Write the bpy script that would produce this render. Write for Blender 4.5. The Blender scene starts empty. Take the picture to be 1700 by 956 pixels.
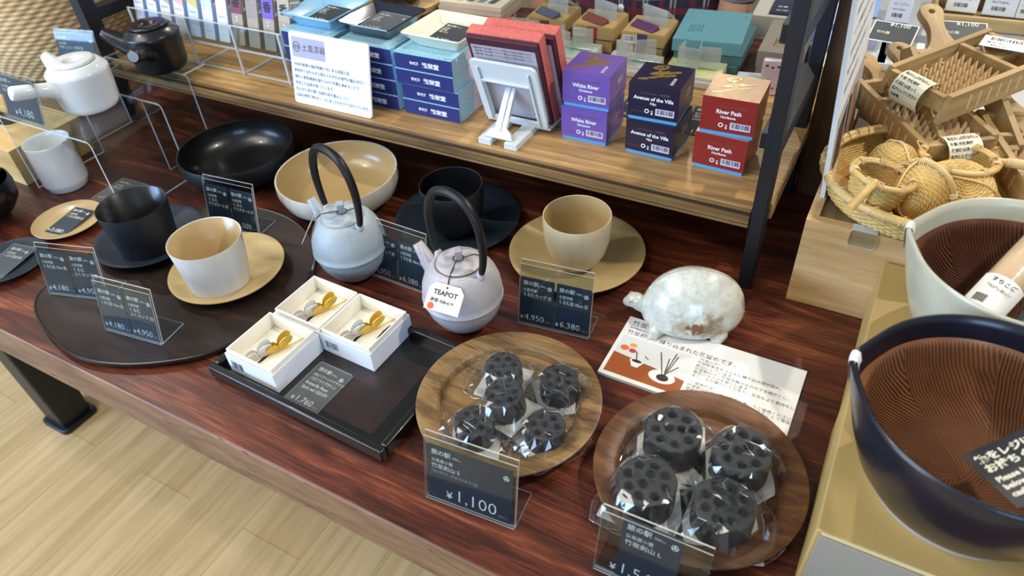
import bpy, bmesh, math, random
from mathutils import Matrix, Vector, noise
random.seed(7)
S = bpy.context.scene
C = S.collection
R = math.radians
TOP = 75.0                      # table top above the floor, cm (everything below is in cm, z = 0 on the table top)

def V(x, y, z): return Vector((x/100, y/100, (z+TOP)/100))

# ---------------------------------------------------------------- camera
cd = bpy.data.cameras.new('camera'); cam = bpy.data.objects.new('camera', cd); C.objects.link(cam)
S.camera = cam
cd.sensor_width = 36; cd.lens = 1185/1700*36; cd.clip_start = .02; cd.clip_end = 30
right = Vector((0.87798669, 0.4754477, -0.05557748)); up = Vector((-0.27498141, 0.5959859, 0.75444418)); fwd = Vector((-0.39182214, 0.64710918, -0.65400697))
mw = Matrix((right, up, -fwd)).transposed().to_4x4(); mw.translation = V(0, 0, 60); cam.matrix_world = mw
cd.dof.use_dof = True; cd.dof.focus_distance = .84; cd.dof.aperture_fstop = 6.5

# ---------------------------------------------------------------- world, lights, exposure
w = bpy.data.worlds.new('world'); S.world = w; w.use_nodes = True
w.node_tree.nodes['Background'].inputs[0].default_value = (.85, .92, 1, 1)
w.node_tree.nodes['Background'].inputs[1].default_value = .25
vs = S.view_settings; vs.view_transform = 'Standard'; vs.look = 'None'; vs.gamma = 1; vs.use_curve_mapping = False
vs.exposure = 0.0
def area(name, loc, target, sx, sy, power, col):
    l = bpy.data.lights.new(name, 'AREA'); l.shape = 'RECTANGLE'; l.size = sx; l.size_y = sy; l.energy = power; l.color = col
    o = bpy.data.objects.new(name, l); C.objects.link(o); o.location = loc
    o.rotation_euler = (Vector(target)-Vector(loc)).to_track_quat('-Z', 'Y').to_euler(); return o
def spot(name, loc, target, power, col, size=.03, ang=60, blend=.4):
    l = bpy.data.lights.new(name, 'SPOT'); l.energy = power; l.color = col; l.shadow_soft_size = size; l.spot_size = R(ang); l.spot_blend = blend
    o = bpy.data.objects.new(name, l); C.objects.link(o); o.location = loc
    o.rotation_euler = (Vector(target)-Vector(loc)).to_track_quat('-Z', 'Y').to_euler(); return o
WARM = (1, .93, .83); NEUT = (1, .95, .88); COOL = (.4, .63, 1)
area('window_and_fill_daylight', (-2.9, -2.2, 1.6), (-.9, .6, .85), 2.0, 1.3, 150, COOL)
area('window_and_fill_daylight', (1.5, -2.6, 1.7), (0, .6, .8), 1.4, 1.1, 44, COOL)  # unseen cool fill, added to tint the front faces blue
area('ceiling_fill', (-1.5, -.9, 2.75), (-1.5, -.9, 0), 1.6, 1.2, 40, (1, .92, .79))  # unseen overhead fill, added to brighten the floor and the fronts
spot('track_spot', (.67, 2.41, 2.65), (-.12, .6, .78), 92, WARM, .02, 36)
spot('track_spot', (-.75, 2.5, 2.65), (-.6, .75, .85), 88, WARM, .025, 46)
spot('track_spot', (-1.75, -.1, 2.65), (-.55, .55, .78), 36, NEUT, .05, 66)
spot('track_spot', (.95, .9, 2.65), (.15, .75, .9), 95, WARM, .03, 56)
spot('track_spot', (-2.6, .9, 2.65), (-1.5, .8, .85), 28, WARM, .04, 50)

# ---------------------------------------------------------------- helpers
def I(a): return a if isinstance(a, (list, tuple)) else [a]
class MB:
    """collects shapes (cm) and links them as one mesh object"""
    def __init__(s): s.v = []; s.f = []; s.m = []; s.M = Matrix(); s.uv = {}
    def add(s, vs, fs, mi=0):
        b = len(s.v); s.v += [s.M @ Vector(v) for v in vs]; s.f += [[i+b for i in f] for f in fs]
        s.m += list(mi) if isinstance(mi, (list, tuple)) else [mi]*len(fs); return s
    def box(s, x0, x1, y0, y1, z0, z1, mi=0, front=None, top=None, side=None, back=None):
        vs = [(x, y, z) for z in (z0, z1) for y in (y0, y1) for x in (x0, x1)]
        fs = [(0, 2, 3, 1), (4, 5, 7, 6), (0, 1, 5, 4), (2, 6, 7, 3), (0, 4, 6, 2), (1, 3, 7, 5)]
        g = lambda a: mi if a is None else a
        return s.add(vs, fs, [mi, g(top), g(front), g(back), g(side), g(side)])
    def cbox(s, w, d, h, z=0, **k): return s.box(-w/2, w/2, -d/2, d/2, z, z+h, **k)
    def quad(s, x0, x1, y0, y1, z, mi=0): return s.add([(x0, y0, z), (x1, y0, z), (x1, y1, z), (x0, y1, z)], [(0, 1, 2, 3)], mi)
    def lathe(s, prof, n=64, mi=0, c=(0, 0, 0), ex=1, ey=1):
        # prof: (radius, z) from one end to the other; radius 0 ends are closed to a point
        vs = []; rows = []
        for r, z in prof:
            if r <= 1e-6: rows.append([len(vs)]); vs.append((c[0], c[1], c[2]+z))
            else:
                rows.append(list(range(len(vs), len(vs)+n)))
                vs += [(c[0]+r*ex*math.cos(2*math.pi*i/n), c[1]+r*ey*math.sin(2*math.pi*i/n), c[2]+z) for i in range(n)]
        fs = []; ms = []
        for j in range(len(rows)-1):
            a, b = rows[j], rows[j+1]; q = mi[j] if isinstance(mi, (list, tuple)) else mi
            for i in range(n):
                k = (i+1) % n
                if len(a) == 1 and len(b) == 1: continue
                if len(a) == 1: fs.append((a[0], b[k], b[i]))
                elif len(b) == 1: fs.append((a[i], a[k], b[0]))
                else: fs.append((a[i], a[k], b[k], b[i]))
                ms.append(q)
        return s.add(vs, fs, ms)
    def tube(s, path, rad, n=10, mi=0, closed=False, flat=1.0, upv=None):
        P = [Vector(p) for p in path]; N = len(P); vs = []; fs = []
        rr = rad if isinstance(rad, (list, tuple)) else [rad]*N
        ref = None
        for i, p in enumerate(P):
            t = (P[(i+1) % N]-P[i-1]) if closed else (P[min(i+1, N-1)]-P[max(i-1, 0)])
            t.normalize()
            if upv is not None: ref = Vector(upv)
            elif ref is None: ref = Vector((0, 0, 1)) if abs(t.z) < .9 else Vector((1, 0, 0))
            a = (ref-t*ref.dot(t)).normalized(); b = t.cross(a)
            if upv is None: ref = a
            for k in range(n):
                th = 2*math.pi*k/n; vs.append(p+a*(math.cos(th)*rr[i]*flat)+b*(math.sin(th)*rr[i]))
        M = N if closed else N-1
        for i in range(M):
            for k in range(n):
                i2 = (i+1) % N; k2 = (k+1) % n
                fs.append((i*n+k, i*n+k2, i2*n+k2, i2*n+k))
        if not closed: fs.append(tuple(range(n-1, -1, -1))); fs.append(tuple((N-1)*n+k for k in range(n)))
        return s.add(vs, fs, mi)
    def prism(s, poly, z0, z1, mi=0, side=None):
        n = len(poly); vs = [(x, y, z0) for x, y in poly]+[(x, y, z1) for x, y in poly]
        fs = [tuple(range(n-1, -1, -1)), tuple(range(n, 2*n))]+[(i, (i+1) % n, n+(i+1) % n, n+i) for i in range(n)]
        return s.add(vs, fs, [mi, mi]+[mi if side is None else side]*n)
    def ball(s, c, r, n=16, mi=0, M=None):
        r = r if isinstance(r, (list, tuple)) else (r, r, r); keep = s.M
        s.M = s.M @ Matrix.Translation(c) @ (M or Matrix()) @ Matrix.Diagonal((*r, 1))
        s.lathe([(math.sin(math.pi*j/n) if 0 < j < n else 0, -math.cos(math.pi*j/n)) for j in range(n+1)], 2*n, mi); s.M = keep; return s
    def mesh(s, me, M, mi=0):
        keep = s.M; s.M = s.M @ M
        s.add([v.co for v in me.vertices], [tuple(p.vertices) for p in me.polygons], mi); s.M = keep; return s
    def text(s, t, size, x, y, z=0, plane='T', mi=0, al='L', bold=0, sx=1.0, fit=None):
        me, w = glyphs(t, bold)
        if fit and w*size*sx > fit: sx = fit/(w*size)
        dx = {'L': 0, 'C': -w/2, 'R': -w}[al]
        L = Matrix.Diagonal((size*sx, size, size, 1)) @ Matrix.Translation((dx, 0, 0))
        return s.mesh(me, Matrix.Translation((x, y, z)) @ PLANE[plane] @ L, mi)
    def barcode(s, x, y, z, w, h, plane='T', white=0, dark=1, seed=1):
        rnd = random.Random(seed); keep = s.M; s.M = s.M @ Matrix.Translation((x, y, z)) @ PLANE[plane]
        if white is not None: s.quad(0, w, 0, h, 0, white)
        u = w*.06
        while u < w*.93:
            b = w*rnd.choice((.012, .02, .035)); s.quad(u, u+b, h*.22, h*.9, .012, dark); u += b+w*rnd.choice((.015, .025, .04))
        s.M = keep; return s
    def build(s, name, mats, parent=None, smooth=True, bevel=0, seg=2, subsurf=0, ang=38, loc=None, rz=0):
        me = bpy.data.meshes.new(name); me.from_pydata([v*.01 for v in s.v], [], s.f)
        for m in I(mats): me.materials.append(m)
        me.polygons.foreach_set('material_index', s.m)
        if smooth:
            me.polygons.foreach_set('use_smooth', [True]*len(s.f)); me.set_sharp_from_angle(angle=R(ang))
        me.update()
        o = bpy.data.objects.new(name, me); C.objects.link(o)
        if parent: o.parent = parent
        if loc is not None: o.location = V(*loc)
        o.rotation_euler.z = R(rz)
        if bevel:
            b = o.modifiers.new('bevel', 'BEVEL'); b.width = bevel*.01; b.segments = seg; b.limit_method = 'ANGLE'; b.angle_limit = R(40); b.harden_normals = False
        if subsurf:
            q = o.modifiers.new('subsurf', 'SUBSURF'); q.levels = subsurf; q.render_levels = subsurf
        return o
PLANE = {'T': Matrix(), 'F': Matrix(((1, 0, 0, 0), (0, 0, -1, 0), (0, 1, 0, 0), (0, 0, 0, 1))),
         'R': Matrix(((0, 0, 1, 0), (1, 0, 0, 0), (0, 1, 0, 0), (0, 0, 0, 1)))}
_g = {}
def glyphs(t, bold=0):
    if (t, bold) not in _g:
        cu = bpy.data.curves.new('t', 'FONT'); cu.body = t; cu.size = 1; cu.offset = bold; cu.resolution_u = 2; cu.fill_mode = 'FRONT'
        ob = bpy.data.objects.new('t', cu); C.objects.link(ob); bpy.context.view_layer.update()
        me = bpy.data.meshes.new_from_object(ob.evaluated_get(bpy.context.evaluated_depsgraph_get()))
        w = max([v.co.x for v in me.vertices] or [0]); bpy.data.objects.remove(ob); bpy.data.curves.remove(cu); _g[(t, bold)] = (me, w)
    return _g[(t, bold)]
def holed(outer, holes, z0, z1, bevel=0):
    """mesh of a flat plate with holes (all polygons in cm)"""
    cu = bpy.data.curves.new('p', 'CURVE'); cu.dimensions = '2D'; cu.fill_mode = 'BOTH'; cu.extrude = (z1-z0)/2-bevel; cu.bevel_depth = bevel; cu.bevel_resolution = 1; cu.offset = -bevel
    for poly in [outer]+holes:
        sp = cu.splines.new('POLY'); sp.points.add(len(poly)-1); sp.use_cyclic_u = True
        for p, (x, y) in zip(sp.points, poly): p.co = (x, y, 0, 1)
    ob = bpy.data.objects.new('p', cu); C.objects.link(ob); bpy.context.view_layer.update()
    me = bpy.data.meshes.new_from_object(ob.evaluated_get(bpy.context.evaluated_depsgraph_get()))
    bpy.data.objects.remove(ob); bpy.data.curves.remove(cu); return me, Matrix.Translation((0, 0, (z0+z1)/2))
def circ(x, y, r, n=24, ry=None): return [(x+r*math.cos(2*math.pi*i/n), y+(ry or r)*math.sin(2*math.pi*i/n)) for i in range(n)]
def rrect(w, d, r, n=5, cx=0, cy=0):
    return [(cx+sx*(w/2-r)+r*math.cos(a), cy+sy*(d/2-r)+r*math.sin(a)) for sx, sy, a0 in ((1, 1, 0), (-1, 1, 90), (-1, -1, 180), (1, -1, 270)) for a in [R(a0+90*i/n) for i in range(n+1)]]
def spline(pts, k=6, closed=False):
    P = [Vector(p) for p in pts]; N = len(P); out = []
    g = lambda i: P[i % N] if closed else P[max(0, min(N-1, i))]
    for i in range(N if closed else N-1):
        a, b, c, d = g(i-1), g(i), g(i+1), g(i+2)
        for j in range(k):
            t = j/k; out.append(.5*((2*b)+(c-a)*t+(2*a-5*b+4*c-d)*t*t+(3*b-a-3*c+d)*t**3))
    if not closed: out.append(P[-1])
    return out
def tag(o, label, cat, group=None, kind=None):
    o['label'] = label; o['category'] = cat
    if group: o['group'] = group
    if kind: o['kind'] = kind
    return o
def thing(name, label, cat, x, y, z=0, rz=0, group=None):
    o = bpy.data.objects.new(name, None); C.objects.link(o); o.location = V(x, y, z); o.rotation_euler.z = R(rz); o.empty_display_size = .02
    return tag(o, label, cat, group)
def struct(o): o['kind'] = 'structure'; return o
def dup(root, x, y, z, rz=0, label=None, group=None):
    r = root.copy(); C.objects.link(r); r.location = V(x, y, z); r.rotation_euler.z = R(rz)
    if label: r['label'] = label
    if group: r['group'] = group
    for ch in list(root.children):
        c = ch.copy(); C.objects.link(c); c.parent = r
        for g in ch.children:
            d = g.copy(); C.objects.link(d); d.parent = c
    return r

# ---------------------------------------------------------------- materials
def lin(h):
    h = h.lstrip('#'); return tuple(((c/12.92) if c <= .04045 else ((c+.055)/1.055)**2.4) for c in (int(h[i:i+2], 16)/255 for i in (0, 2, 4)))+(1,)
class NT:
    def __init__(s, name):
        s.m = bpy.data.materials.new(name); s.m.use_nodes = True; s.t = s.m.node_tree; s.t.nodes.clear()
        s.out = s.t.nodes.new('ShaderNodeOutputMaterial')
    def n(s, k, **kw):
        o = s.t.nodes.new('ShaderNode'+k)
        for a, b in kw.items():
            if a[0] == '_': setattr(o, a[1:], b)
        for a, b in kw.items():
            if a[0] != '_':
                key = int(a[1:]) if a[0] == 'i' and a[1:].isdigit() else a.replace('__', ' ')
                s.set(o.inputs[key], b)
        return o
    def set(s, sock, b):
        if isinstance(b, bpy.types.NodeSocket): s.t.links.new(b, sock)
        elif isinstance(b, bpy.types.Node): s.t.links.new(b.outputs[0], sock)
        else: sock.default_value = b
    def math(s, op, a, b=0, c=0): return s.n('Math', _operation=op, i0=a, i1=b, i2=c).outputs[0]
    def ramp(s, fac, stops, mode='LINEAR'):
        r = s.n('ValToRGB', i0=fac); e = r.color_ramp.elements; r.color_ramp.interpolation = mode
        while len(e) < len(stops): e.new(.5)
        for q, (p, c) in zip(e, stops): q.position = p; q.color = lin(c) if isinstance(c, str) else (c, c, c, 1)
        return r.outputs[0]
    def mix(s, f, a, b, blend='MIX'):
        m = s.n('Mix', _data_type='RGBA', _blend_type=blend); s.set(m.inputs[0], f); s.set(m.inputs[6], a); s.set(m.inputs[7], b); return m.outputs[2]
    def coord(s, scale=(1, 1, 1), rot=(0, 0, 0), loc=(0, 0, 0), kind='Object'):
        t = s.n('TexCoord'); m = s.n('Mapping'); s.t.links.new(t.outputs[kind], m.inputs[0]); m.inputs['Scale'].default_value = scale; m.inputs['Rotation'].default_value = rot; m.inputs['Location'].default_value = loc
        return m.outputs[0]
    def bsdf(s, **k):
        b = s.n('BsdfPrincipled', **k); s.t.links.new(b.outputs[0], s.out.inputs[0]); return b
def plain(name, c, rough=.5, metal=0, coat=0, spec=.5, bump=0, bscale=400, vary=0, vscale=30, sss=0):
    t = NT(name); col = lin(c); co = t.coord()
    if vary:
        nz = t.n('TexNoise', Vector=co, Scale=vscale, Detail=5.0, Roughness=.6)
        col = t.mix(t.ramp(nz.outputs[0], [(.3, 0.0), (.7, 1.0)]), tuple(x*(1-vary) for x in col[:3])+(1,), tuple(min(1, x*(1+vary)) for x in col[:3])+(1,))
    b = t.bsdf(Base__Color=col, Roughness=rough, Metallic=metal, Coat__Weight=coat, Coat__Roughness=.08, Specular__IOR__Level=spec)
    if bump:
        nz = t.n('TexNoise', Vector=co, Scale=bscale, Detail=4.0)
        t.set(b.inputs['Normal'], t.n('Bump', Strength=bump, Distance=.001, Height=nz.outputs[0]))
    return t.m
def wood(name, stops, stretch=(4, 60, 60), wave=0, rough=.4, coat=0, warp=.6, bump=.15, rot=(0, 0, 0), lines=300, lamt=.35, detail=8):
    """grain runs along the axis with the smallest stretch"""
    t = NT(name); co = t.coord(stretch, rot)
    big = t.n('TexNoise', Vector=co, Scale=.35, Detail=2.0, Distortion=.3)
    wv = t.n('VectorMath', _operation='MULTIPLY_ADD', i1=(warp, warp, warp)); t.set(wv.inputs[0], big.outputs[1]); t.set(wv.inputs[2], co)
    a = t.n('TexNoise', Vector=wv.outputs[0], Scale=1.0, Detail=float(detail), Roughness=.62, Distortion=wave)
    ls = tuple(x*(lines/60 if x > 12 else 1) for x in stretch)
    co2 = t.coord(ls, rot); f = t.n('TexNoise', Vector=co2, Scale=1.0, Detail=3.0)
    fac = t.math('MULTIPLY_ADD', t.math('SUBTRACT', f.outputs[0], .5), lamt, a.outputs[0])
    b = t.bsdf(Base__Color=t.ramp(fac, stops), Roughness=rough, Coat__Weight=coat, Coat__Roughness=.15)
    if bump: t.set(b.inputs['Normal'], t.n('Bump', Strength=bump, Distance=.0006, Height=fac))
    return t.m
def clear(name, tint='#f4f7f8', gloss=.04, rough=.02, crinkle=0, haze=0.0, cs=90, ior=1.45):
    """thin clear plastic: mostly see-through with a mirror-like sheen at grazing angles"""
    t = NT(name); fr = t.n('LayerWeight', Blend=.5); fres = t.math('MULTIPLY_ADD', t.math('POWER', fr.outputs[1], 5.0), .8, .02)
    tr = t.n('BsdfTransparent', Color=lin(tint)); gl = t.n('BsdfGlossy', Color=(1, 1, 1, 1), Roughness=rough); df = t.n('BsdfDiffuse', Color=(.85, .88, .9, 1))
    if crinkle:
        nz = t.n('TexNoise', Vector=t.coord(), Scale=cs, Detail=3.0, Distortion=1.2)
        bp = t.n('Bump', Strength=crinkle, Distance=.004, Height=nz.outputs[0])
        for q in (fr, gl): t.set(q.inputs['Normal'], bp)
    m1 = t.n('MixShader', i0=t.math('ADD', fres, gloss), ); t.set(m1.inputs[1], tr); t.set(m1.inputs[2], gl)
    m2 = t.n('MixShader', i0=haze); t.set(m2.inputs[1], m1); t.set(m2.inputs[2], df)
    t.t.links.new(m2.outputs[0], t.out.inputs[0]); return t.m
MT = {}
MT['floor'] = None
def floor_material():
    t = NT('oak_plank_floor'); co = t.coord((1, 1, 1), (0, 0, R(90)))
    br = t.n('TexBrick', Vector=co, Color1=lin('#cfb07c'), Color2=lin('#d6b988'), Mortar=lin('#b99761'), Scale=1.0, Mortar__Size=.0012, Brick__Width=1.1, Row__Height=.16, Bias=0.0)
    br.offset = .37
    g = t.n('TexNoise', Vector=t.coord((26, 1.6, 1)), Scale=1.0, Detail=7.0, Roughness=.65, Distortion=1.0)
    c = t.mix(t.ramp(g.outputs[0], [(.35, .8), (.62, .0)]), br.outputs[0], t.mix(.5, br.outputs[0], lin('#a98a58'), 'MULTIPLY'))
    f = t.n('TexNoise', Vector=t.coord((160, 4, 1)), Scale=1.0, Detail=4.0)
    c = t.mix(t.ramp(f.outputs[0], [(.5, 0.0), (.75, .35)]), c, lin('#9c7d4d'))
    t.bsdf(Base__Color=c, Roughness=.38, Specular__IOR__Level=.5); return t.m
def rosewood():
    t = NT('polished_rosewood')
    big = t.n('TexNoise', Vector=t.coord((1.3, 3.5, 3.5)), Scale=1.4, Detail=3.0)
    co = t.coord((5.0, 44, 44))
    wv = t.n('VectorMath', _operation='MULTIPLY_ADD', i1=(.5, 4.2, 4.2)); t.set(wv.inputs[0], big.outputs[1]); t.set(wv.inputs[2], co)
    a = t.n('TexNoise', Vector=wv.outputs[0], Scale=1.0, Detail=8.0, Roughness=.6, Distortion=.9)
    fine = t.n('TexNoise', Vector=t.coord((14, 420, 420)), Scale=1.0, Detail=2.0)
    fac = t.math('MULTIPLY_ADD', t.math('SUBTRACT', fine.outputs[0], .5), .42, a.outputs[0])
    c = t.ramp(fac, [(.27, '#24100b'), (.41, '#401c12'), (.51, '#542718'), (.61, '#6d3622'), (.77, '#985a38')])
    dk = t.n('TexNoise', Vector=t.coord((1.6, 7, 7), loc=(3, 1, 0)), Scale=1.2, Detail=3.0, Distortion=.8)
    c = t.mix(t.ramp(dk.outputs[0], [(.54, 0.0), (.68, .6)]), c, lin('#2c1511'))
    b = t.bsdf(Base__Color=c, Roughness=.36, Coat__Weight=.05, Coat__Roughness=.25, Specular__IOR__Level=.4)
    t.set(b.inputs['Normal'], t.n('Bump', Strength=.12, Distance=.0005, Height=fac)); return t.m
def edgewood():
    t = NT('rough_edge_of_rosewood'); co = t.coord((5, 30, 30)); 
    a = t.n('TexNoise', Vector=co, Scale=1.0, Detail=8.0, Roughness=.65, Distortion=1.2)
    c = t.ramp(a.outputs[0], [(.3, '#5a3d29'), (.5, '#7c5a3e'), (.7, '#94704f')])
    k = t.n('TexNoise', Vector=t.coord((22, 90, 90)), Scale=1.0, Detail=2.0, Distortion=2.0)
    c = t.mix(t.ramp(k.outputs[0], [(.66, 0.0), (.7, .75)]), c, lin('#2f1a10'))
    t.bsdf(Base__Color=c, Roughness=.55); return t.m
MT['floor'] = floor_material(); MT['rose'] = rosewood(); MT['edge'] = edgewood()
MT['wall'] = plain('painted_wall', '#d8d2c6', .8); MT['ceil'] = plain('ceiling_paint', '#e4e0d8', .9)
MT['blkmetal'] = plain('black_powder_coated_steel', '#12141a', .42, 0, spec=.5, bump=.05, bscale=900)
MT['shelfwood'] = wood('oiled_oak_board', [(.3, '#8a683c'), (.5, '#ad8752'), (.7, '#c8a36d')], (9, 110, 110), warp=.4, rough=.45, lines=700, lamt=.5)
MT['shelftrim'] = wood('antique_wood_moulding', [(.3, '#54391c'), (.5, '#806035'), (.72, '#a98a55')], (4, 40, 40), warp=.5, rough=.5, lines=200)
MT['groove'] = plain('dark_moulding_groove', '#2c1d10', .6)
MT['paleash'] = wood('pale_ash_wood', [(.3, '#ab8452'), (.5, '#c7a370'), (.7, '#dcbf8e')], (3.2, 30, 30), warp=.9, rough=.5, lines=170, lamt=.45)
MT['paleash2'] = wood('honey_pine', [(.3, '#b98f52'), (.5, '#d3ac6c'), (.7, '#e2c288')], (3, 26, 26), warp=.9, rough=.5, lines=150, lamt=.4)
MT['brownpost'] = wood('dark_brown_timber', [(.3, '#33200f'), (.55, '#543719'), (.75, '#6e4c27')], (40, 40, 3), warp=.5, rough=.55, lines=170)
MT['void'] = plain('unlit_hollow_lining', '#0c0a09', .9)  # near-black colour painted for the shade inside hollows
MT['navy'] = plain('navy_price_card', '#232f3b', .42, vary=.06); MT['cream'] = plain('cream_print', '#efe9d6', .6)
MT['grayprint'] = plain('grey_print', '#8b939b', .6); MT['black'] = plain('black_print', '#17171a', .6); MT['white'] = plain('white_card_stock', '#ebebe8', .55)
MT['gold'] = plain('gold_foil', '#c9a44a', .28, .9); MT['char'] = plain('charcoal_price_card', '#30363b', .45, vary=.06)
MT['acrylic'] = clear('clear_acrylic', '#eff3f4', .004); MT['acredge'] = clear('acrylic_cut_edge', '#dde3e4', .16, .12, haze=.5)
MT['film'] = clear('cellophane_film', '#f4f5f5', .07, .04, crinkle=.12, haze=.008, cs=30)
MT['film2'] = clear('folded_cellophane', '#eef0f0', .3, .12, haze=.12)
MT['lam'] = clear('laminate_pouch', '#eef1f2', .03, .06, haze=.06)

# ---------------------------------------------------------------- the setting
m = MB(); m.box(-420, 320, -320, 480, -79, -75); struct(m.build('floor', MT['floor'], smooth=False, loc=(0, 0, 0)))
m = MB(); m.box(-420, 320, -320, 480, 205, 209); struct(m.build('ceiling', MT['ceil'], smooth=False, loc=(0, 0, 0)))
m = MB(); m.box(-424, 324, 480, 484, -79, 209); struct(m.build('wall_back', MT['wall'], smooth=False, loc=(0, 0, 0)))
m = MB(); m.box(-424, -420, -320, 480, -79, 209); struct(m.build('wall_left', MT['wall'], smooth=False, loc=(0, 0, 0)))
m = MB(); m.box(320, 324, -320, 480, -79, 209); struct(m.build('wall_right', MT['wall'], smooth=False, loc=(0, 0, 0)))
m = MB(); m.box(-424, 324, -324, -320, -79, 209); struct(m.build('wall_front', MT['wall'], smooth=False, loc=(0, 0, 0)))

# ---------------------------------------------------------------- display table
t = thing('display_table', 'long table with a thick polished reddish-brown wood top and black steel leg', 'table', -72, 64, -TOP)
m = MB(); z0, z1 = TOP-6.2, TOP
pts = [(-108, -39.3), (130, -39.3), (130, 41), (-108, 41)]
m.box(-108, 130, -39.3, 41, z0, z1, mi=1, top=0, front=1, side=1)
m.build('tabletop', [MT['rose'], MT['edge']], t, bevel=.35, seg=3)
for sx in (-86, 110):
    for sy in (-20, 22):
        m = MB(); m.add([(sx-3.6, sy-3.6, 1), (sx+3.6, sy-3.6, 1), (sx+3.6, sy+3.6, 1), (sx-3.6, sy+3.6, 1), (sx-1.4, sy-6, z0), (sx+6, sy-6, z0), (sx+6, sy+6, z0), (sx-1.4, sy+6, z0)],
              [(0, 1, 5, 4), (1, 2, 6, 5), (2, 3, 7, 6), (3, 0, 4, 7), (4, 5, 6, 7), (3, 2, 1, 0)])
        lg = m.build('leg', MT['blkmetal'], t, bevel=.5)
        m = MB(); m.prism(rrect(9.6, 9.4, 1.4, 4, sx, sy), 0, 1.4); m.build('base_plate', MT['blkmetal'], lg, bevel=.3)

# ---------------------------------------------------------------- rack with the wooden shelf standing on the table
SZ = 11.1
t = thing('display_rack', 'black steel frame rack with an oiled oak shelf above the table', 'rack', -67.7, 71.5, 0)
X0, X1 = -126.6+67.7, -8.8+67.7
m = MB(); m.box(X0+2.6, X1-1.7, .9, 32.6, SZ-2.1, SZ); m.box(X1-1.7, X1+.3, 2.8, 32.6, SZ-2.1, SZ); m.build('shelf_board', MT['shelfwood'], t, bevel=.08)
m = MB(); m.box(X0+2.6, X1-1.7, .5, .9, SZ-.35, SZ, 0); m.box(X0+2.6, X1-1.7, .35, .9, SZ-.6, SZ-.35, 1); m.box(X0+2.6, X1-1.7, 0, .9, SZ-1.65, SZ-.6, 0)
m.box(X0+2.6, X1-1.7, .25, .9, SZ-1.8, SZ-1.65, 1); m.box(X0+2.6, X1-1.7, 0, .9, SZ-2.15, SZ-1.8, 0); m.build('front_moulding', [MT['shelftrim'], MT['groove']], t, bevel=.06)
for px, py in ((X0, 0), (X0, 30), (X1-1.6, 0), (X1-1.6, 22.3)):
    m = MB(); m.box(px, px+(2.6 if px < 0 else 1.6), py, py+2.7, 0.02, 62); m.build('post', MT['blkmetal'], t, bevel=.12)
for px, wd in ((X0, 2.6), (X1-2.6, 2.6)):
    for zz in (18, 30 if px > 0 else 48):
        m = MB(); m.box(px, px+wd, 2.7, 22.3 if px > 0 else 30, zz, zz+2); m.build('crossbar', MT['blkmetal'], t, bevel=.1)
m = MB(); m.box(X0, X1, 30.2, 32.4, 60, 62); m.build('top_rail', MT['blkmetal'], t, bevel=.1)
# wider board behind it, at the same height, carrying the rear row of boxes
t = thing('back_board', 'dark reddish-brown shelf board behind the oak shelf', 'shelf', -61.3, 113.6, 0)
m = MB(); m.cbox(105.2, 17.8, 2.2, SZ-2.2-.4); m.build('board', MT['rose'], t, bevel=.1)
for sx in (-50, 50):
    m = MB(); m.box(sx-1, sx+1, -7, 7, -TOP, SZ-2.6); m.build('support', MT['blkmetal'], t)

# ---------------------------------------------------------------- wooden crates, timber post, poster
def crate(name, label, x, y, w, d, h, mat, hole, inset):
    t = thing(name, label, 'crate', x, y, .02)
    me, M = holed([(-w/2, 0), (w/2, 0), (w/2, h), (-w/2, h)], [hole] if hole else [], 0, 1.2)
    m = MB(); m.mesh(me, Matrix.Translation((0, -d/2+1.2, 0)) @ Matrix.Rotation(R(90), 4, 'X') @ M); m.build('front_panel', mat, t, bevel=0)
    for s in (-1, 1):
        m = MB(); m.box(s*w/2-(1.2 if s > 0 else 0), s*w/2+(0 if s > 0 else 1.2), -d/2+1.2, d/2, 0, h); m.build('side_panel', mat, t, bevel=.06)
    m = MB(); m.box(-w/2+1.2, w/2-1.2, d/2-1.2, d/2, 0, h); m.build('back_panel', mat, t)
    m = MB(); m.box(-w/2+1.2, w/2-1.2, -d/2+1.2, d/2-1.2, h-inset-.8, h-inset); m.build('panel_floor', inset > .5 and MT['crateflr'] or mat, t)
    return t
MT['crateflr'] = wood('dim_lit_crate_floor', [(.3, '#53452f'), (.5, '#7a6747'), (.7, '#94815d')], (30, 3, 30), rough=.55, lines=140)  # darkened wood tones paint in the dim light on the recessed floor
crate('wooden_crate', 'pale ash crate turned over under the round bamboo basket', 15.5, 88.3, 40, 33, 11.8, MT['paleash'], rrect(8, 2.6, 1.3, 6, -6.5, 5.2), .7)
t = thing('wooden_block_stand', 'honey pine box with an oval hand hole at the far left of the table', 'stand', -137.5, 55.2, .02)
me, M = holed([(-16.3, -6.8), (16.3, -6.8), (16.3, 6.2), (-16.3, 6.2)], [rrect(13, 4.2, 2.1, 8, 1.5, .8)], 5.2, 6.3)
m = MB(); m.mesh(me, M); m.build('top_panel', MT['paleash2'], t)
m = MB(); m.box(-16.3, 16.3, -6.8, -5.7, 0, 5.2); m.build('front_panel', MT['paleash2'], t)
m = MB(); m.box(-16.3, 16.3, 5.1, 6.2, 0, 5.2); m.build('back_panel', MT['paleash2'], t)
m = MB(); m.box(15.2, 16.3, -5.7, 5.1, 0, 5.2); m.build('side_panel', MT['paleash2'], t)
m = MB(); m.box(-15, 15.1, -5.6, 5, .1, .4); m.build('hollow_shade_sheet', MT['void'], t)  # near-black sheet added to paint the shade seen through the hand hole

t = thing('timber_post', 'dark brown timber post standing behind the right end of the oak shelf', 'post', -7.0, 96.6, .02)
m = MB(); m.box(-1.6, 1.6, -1.2, 2.2, 0, 64); m.box(-1.9, 1.9, -1.4, 2.4, 60, 63); m.build('upright', MT['brownpost'], t, bevel=.15)

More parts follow.
